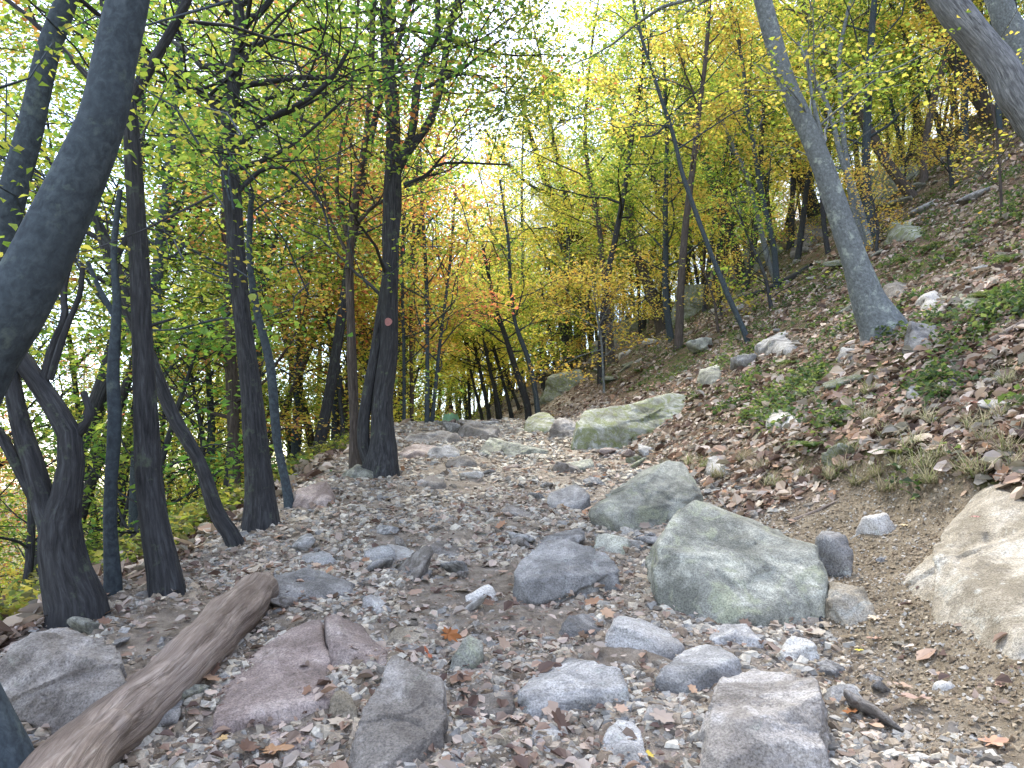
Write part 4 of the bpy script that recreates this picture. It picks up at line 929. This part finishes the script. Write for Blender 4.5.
fspec = [(812, 448, .26, 'bright green fern hanging over the bank below the pale slab'), (932, 250, .3, 'green fern high on the slope right of the smooth grey tree'),
 (902, 262, .2, 'small green fern just right of the smooth grey tree'), (988, 298, .25, 'green fern between grey rocks near the right edge'),
 (958, 318, .2, 'small fern beside the mossy-topped rock'), (790, 365, .2, 'small dark green fern among leaves at mid slope'), (728, 408, .2, 'low fern at the foot of the slope'),
 (700, 398, .2, 'low fern just above the mossy outcrop boulder'), (1010, 262, .3, 'fern clump at the right edge high on the slope'),
 (900, 455, .2, 'dark green fern on the bank above the bare dirt'), (640, 372, .3, 'fern below the skyline outcrop')]
for px, py, L, lb in fspec:
    b = hit(px, py); a = Acc()
    for k in range(9): frond(a, rg, k*.7+rg.random()*.4, L*(.8+.4*rg.random()))
    o = a.build('fern', M_LEAF, None, b, False); tag(o, lb, 'fern')
tp = [(.30, .27, .18), (.38, .34, .25), (.22, .22, .12), (.16, .19, .07)]
for k, (px, py) in enumerate([(950, 396), (915, 448), (985, 446), (842, 472), (878, 478), (764, 470), (740, 462), (1000, 420), (868, 395), (945, 460), (816, 405), (705, 470), (900, 470), (925, 468), (962, 474), (1005, 455), (860, 486), (890, 492), (935, 484), (980, 478), (1015, 470), (830, 480), (800, 478), (775, 486), (720, 478), (690, 466), (850, 455), (975, 430), (925, 425), (880, 440), (1010, 385), (870, 420)]):
    b = hit(px, py); a = Acc(); [blades(a, rg, rg.normal(0, .03, 3)*[1, 1, 0], 14, .17+.05*rg.random(), .003, tp, .24) for _q in range(7)]
    o = a.build('grass_tuft', M_LEAF, None, b, False); tag(o, 'dry drooping grass tuft growing on the mossy bank', 'grass tuft', 'dry grass tufts on the bank')

# ------------------------------------------------------------------ fallen wood
def wood(label, pts, K=20, rough=.1, mt=None, name='fallen_branch', lift=.5, twigs=0):
    acc = Acc(); P = []; W = []
    for px, py, w in pts:
        q = hit(px, py+w*.5); r = w/2/F*q[1]; q = q+np.array([0, 0, r*lift]); P.append(q); W.append(r)
    P = np.array(P); W = np.array(W); n = max(12, int(np.linalg.norm(np.diff(P, axis=0), axis=1).sum()/.035)); n = min(n, 90)
    Ps = cr_spline(P, n); Ws = np.interp(np.linspace(0, len(W)-1, n), np.arange(len(W)), W); b = Ps[0].copy()
    tube(acc, Ps-b, Ws, K, rough, True, seed=len(label))
    o = acc.build(name, mt or M_WOOD, None, b); o.data.validate(); tag(o, label, 'log' if name == 'log' else 'branch'); return o
def big_log():
    cs = [(30, 830, 74), (75, 768, 66), (112, 730, 60), (158, 690, 52), (190, 658, 48), (228, 620, 44), (252, 596, 40), (263, 585, 26)]
    P = []; W = []
    Y0, Y1 = 2.1, 4.35
    for px, py, w in cs:
        # log axis lies on the ground: depth where the ray under its lower edge meets the trail
        q = hit(px+w*.25, py+w*.42); yy = q[1]; P.append(at(px, py, yy+.02)); W.append(w/2/F*yy)
    P = np.array(P); W = np.array(W); b = P[0].copy(); n = 150; Ps = cr_spline(P, n); Ws = np.interp(np.linspace(0, 7, n), range(8), W)
    Ws *= 1+.10*np.sin(np.linspace(0, 9, n)+1)*.6
    acc = Acc(); tube(acc, Ps-b, Ws, 56, .13, True, seed=4); V = acc.V[0]
    # split and gnarled faces
    B = acc.B[0]; dd = (np.abs(vn(B*np.array([9, 9, 1.1])))*-.02+.008)
    kn = fbm(V[:len(B)]*3.1+2, 3)*.022+np.maximum(vn(V[:len(B)]*7+4)-.45, 0)*.05
    dd = dd+(kn if len(kn) == len(dd) else 0)
    dirn = (Ps[-1]-Ps[-2])/np.linalg.norm(Ps[-1]-Ps[-2]); t_ = np.repeat(np.arange(n), 56); jag = np.maximum(vn(B[:n*56]*np.array([22, 22, 0])+3), -.3)
    V[:n*56] += dirn[None]*(jag*.11*np.clip((t_-n+12)/12, 0, 1)**1.5)[:, None]
    ctr = np.repeat(Ps-b, 56, 0); rv = V[:len(ctr)]-ctr; V[:len(ctr)] += rv/(np.linalg.norm(rv, axis=1)[:, None]+1e-6)*dd[:len(ctr), None]
    acc.V[0] = V; o = acc.build('log', M_WOOD, None, b); o.data.validate(); tag(o, 'weathered bare log lying diagonally at the lower left', 'log')
big_log()
wood('grey fallen branch along the foot of the bank above the lichened boulder', [(680, 492, 6), (712, 493, 7), (745, 492, 8), (790, 492, 5)])
wood('mossy fallen log on the upper slope left of the smooth grey tree', [(742, 297, 6), (765, 289, 8), (790, 277, 8), (812, 264, 6)], mt=M_DARK)
wood('broken stick lying among leaves right of the flat-faced boulder', [(790, 520, 3), (812, 512, 3), (838, 500, 2)])
wood('short dark root poking down beside the lichened boulder', [(822, 628, 5), (820, 606, 5), (823, 590, 4), (816, 575, 3)], mt=M_DARK)
wood('thin stick lying on the gravel at the bottom right', [(925, 760, 3), (950, 764, 3), (985, 772, 2)])
wood('grey log end lying on the slope near the right edge', [(990, 340, 8), (1024, 322, 10), (1050, 310, 10)])

# ------------------------------------------------------------------ single fallen leaves
def oakleaf(px, py, size, colr, label, rz, up=0., tilt=(0, 0), lobes=4):
    q = hit(px, py); ang = []; n = 64; V = [(0, 0, 0)]
    for k in range(n):
        t = k/n*2*math.pi; base = .5*abs(math.cos(t/2))**.3*(.55+.45*abs(math.cos(t))); lob = 1-.34*(.5+.5*math.cos(t*(2*lobes+1)+math.pi))
        r = base*lob; x = math.cos(t)*r; y = math.sin(t)*r*.8; V.append((x, y, .10*x*x+.16*abs(y)+.03*math.sin(5*t)))
    V = np.array(V)*size; Fc = np.array([[0, k+1, (k+1) % n+1] for k in range(n)])
    st = np.array([[-.5*size, -.008*size, 0], [-.5*size, .008*size, 0], [-.8*size, 0, .05*size], [-.78*size, -.01*size, .05*size]])
    Fc = np.vstack([Fc]); base_n = len(V)
    V = np.vstack([V, st]); Fq = np.array([[base_n, base_n+1, base_n+2], [base_n, base_n+2, base_n+3]])
    col = np.tile(np.array(colr), (len(V), 1))
    o = mk('fallen_leaf', V, np.vstack([Fc, Fq]), M_LIT, loc=(q[0], q[1], float(gzf(q[0:1], q[1:2])[0])+.015+up), smooth=False, col=col)
    o.rotation_euler = (tilt[0]+.1, tilt[1], rz); tag(o, label, 'leaf')
TAN, PALE_, BR, DK, YE, PK = (.42, .27, .14), (.62, .52, .36), (.32, .15, .06), (.16, .09, .06), (.55, .42, .08), (.42, .26, .20)
for a in [(270, 756, .15, TAN, 'tan lobed oak leaf on the gravel at the bottom left', .4),
 (222, 744, .07, TAN, 'small tan leaf on the edge of the pinkish slab', 1.4),
 (448, 648, .13, (.36, .17, .05), 'upturned orange-brown leaf left of the narrow upright stone', .5, .04, (.9, .3)),
 (427, 706, .10, (.40, .16, .08), 'reddish leaf standing on the slanting grey-pink boulder', 1.7, .16, (.8, 0)),
 (566, 568, .07, (.40, .2, .12), 'small reddish leaf on the wide pale grey slab', .3, .12),
 (648, 760, .08, YE, 'yellow leaf on the slab at the bottom centre', 2.),
 (874, 622, .11, PALE_, 'cream lobed leaf at the end of the cream slab', 1.),
 (852, 640, .10, PALE_, 'cream curled leaf below the cream slab', 2.6, .0, (.3, .2)),
 (858, 654, .05, YE, 'small yellow leaf below the curled cream one', 0.),
 (876, 642, .09, (.36, .22, .17), 'pinkish brown leaf beside the curled cream one', 3.4),
 (904, 528, .09, (.58, .47, .30), 'cream leaf on the dirt right of the pale bank stone', .8),
 (978, 556, .07, (.48, .28, .22), 'pink-brown leaf on the large tan boulder', .6, .16),
 (838, 566, .09, (.36, .14, .07), 'red-brown leaf behind the cream slab', 2.2, .02),
 (920, 706, .14, (.33, .22, .18), 'large dull mauve-brown leaf on the lower right dirt', 2.9, .01),
 (905, 690, .10, (.34, .23, .18), 'dull brown leaf beside the large mauve-brown one', 1.9),
 (992, 748, .13, (.47, .30, .19), 'tan pointed leaf at the bottom right corner', .3),
 (870, 728, .11, (.46, .32, .22), 'pale brown leaf right of the big blocky boulder', 5.1),
 (852, 716, .09, BR, 'chestnut brown leaf close by the big blocky boulder', 4.),
 (1000, 690, .06, PK, 'small pinkish leaf alone on the dirt at the lower right', .9),
 (690, 612, .09, PK, 'pinkish leaf in front of the lichened boulder', .9),
 (718, 635, .11, (.45, .33, .27), 'pale pinkish leaf above the blue-grey slab', 2.4),
 (706, 430, .10, (.5, .3, .2), 'light brown leaf near the foot of the slope', .2),
 (810, 420, .08, (.36, .05, .03), 'deep red leaf on the pale slab on the slope', .2, .05),
 (975, 408, .12, (.50, .27, .20), 'large pink-brown leaf at the right part of the slope', 1.2, .02),
 (985, 356, .12, (.50, .27, .17), 'large orange-pink leaf high near the right edge', .3, .02),
 (690, 545, .07, (.42, .2, .12), 'rusty leaf on the trail left of the lichened boulder', 1.),
 (596, 478, .10, (.42, .16, .09), 'reddish leaf behind the flat-faced boulder', 1.)]:
    oakleaf(*a)

# ------------------------------------------------------------------ hiker beyond the crest
def hiker():
    y = 25.5; c = at(451, 418, y); gx_, gy_ = c[0], y
    base = Vector((gx_, gy_, at(451, 407, y)[2]-1.68)); root = empty('person', base)
    tag(root, 'distant hiker in a mint green shirt and dark trousers beyond the trail crest', 'person')
    skin = flat('skin', (.45, .28, .2), .6); shirt = flat('mint_shirt', (.38, .72, .58)); tr = flat('dark_trousers', (.04, .045, .06)); hair = flat('dark_hair', (.04, .03, .025))
    def sk(name, verts, edges, radii, m, lv=2):
        me = bpy.data.meshes.new(name); me.from_pydata(verts, edges, []); o = bpy.data.objects.new(name, me); link(o, root)
        md = o.modifiers.new('s', 'SKIN'); 
        for i, r in enumerate(radii): me.skin_vertices[0].data[i].radius = (r, r*.85)
        me.skin_vertices[0].data[0].use_root = True
        o.modifiers.new('d', 'SUBSURF').levels = lv; o.modifiers['d'].render_levels = lv; me.materials.append(m); return o
    V = [(0, 0, .95), (0, 0, 1.15), (0, .01, 1.38), (0, 0, 1.5), (0, -.01, 1.58), (0, -.01, 1.66),
         (.17, 0, 1.40), (.24, .02, 1.12), (.22, -.12, .92), (-.17, 0, 1.40), (-.25, .02, 1.12), (-.23, -.12, .92),
         (.09, 0, .9), (.11, -.03, .5), (.12, .03, .08), (.12, -.12, .04), (-.09, 0, .9), (-.10, .05, .5), (-.12, .15, .10), (-.12, .02, .05)]
    E = [(0, 1), (1, 2), (2, 3), (3, 4), (4, 5), (2, 6), (6, 7), (7, 8), (2, 9), (9, 10), (10, 11), (0, 12), (12, 13), (13, 14), (14, 15), (0, 16), (16, 17), (17, 18), (18, 19)]
    Rr = [.13, .12, .13, .055, .085, .08, .06, .042, .03, .06, .042, .03, .085, .055, .04, .035, .085, .055, .04, .035]
    hands = []
    for s, h in ((1, 8), (-1, 11)):
        w = np.array(V[h])
        for k in range(5):
            a = w+np.array([s*.01*(k-2), -.03-.004*k, -.03]); b_ = a+np.array([s*.004*(k-2), -.035, -.035]); V += [tuple(a), tuple(b_)]; E += [(h, len(V)-2), (len(V)-2, len(V)-1)]; Rr += [.009, .008]
    try: me = sk('body', V, E, Rr, skin)
    except Exception: me = bpy.data.meshes.new('body'); 
    def shell(name, V, E, Rr, m): 
        me = bpy.data.meshes.new(name); me.from_pydata(V, E, []); o = bpy.data.objects.new(name, me); link(o, root)
        o.modifiers.new('s', 'SKIN')
        for i, r in enumerate(Rr): me.skin_vertices[0].data[i].radius = (r, r*.85)
        o.modifiers.new('d', 'SUBSURF').render_levels = 2; me.materials.append(m)
    def ring(name, prof, m):   # lathe for garments
        a = Acc(); P = np.array([p[:3] for p in prof]); tube(a, P, [p[3] for p in prof], 16, 0, True); o = a.build(name, m, root); o.data.validate()
    ring('shirt', [(0, 0, .93, .17), (0, 0, 1.1, .165), (0, 0, 1.3, .185), (0, 0, 1.42, .15), (0, 0, 1.48, .07)], shirt)
    ring('sleeve', [(.14, 0, 1.42, .085), (.19, .01, 1.3, .08), (.235, .02, 1.14, .07)], shirt)
    ring('sleeve', [(-.14, 0, 1.42, .085), (-.195, .01, 1.3, .08), (-.245, .02, 1.14, .07)], shirt)
    ring('trouser_leg', [(.09, 0, .97, .12), (.11, -.03, .5, .085), (.12, .03, .12, .07)], tr)
    ring('trouser_leg', [(-.09, 0, .97, .12), (-.10, .05, .5, .085), (-.12, .15, .14, .07)], tr)
    ring('hair', [(0, .02, 1.60, .085), (0, .01, 1.67, .095), (0, .01, 1.73, .06), (0, .01, 1.75, .01)], hair)
hiker()
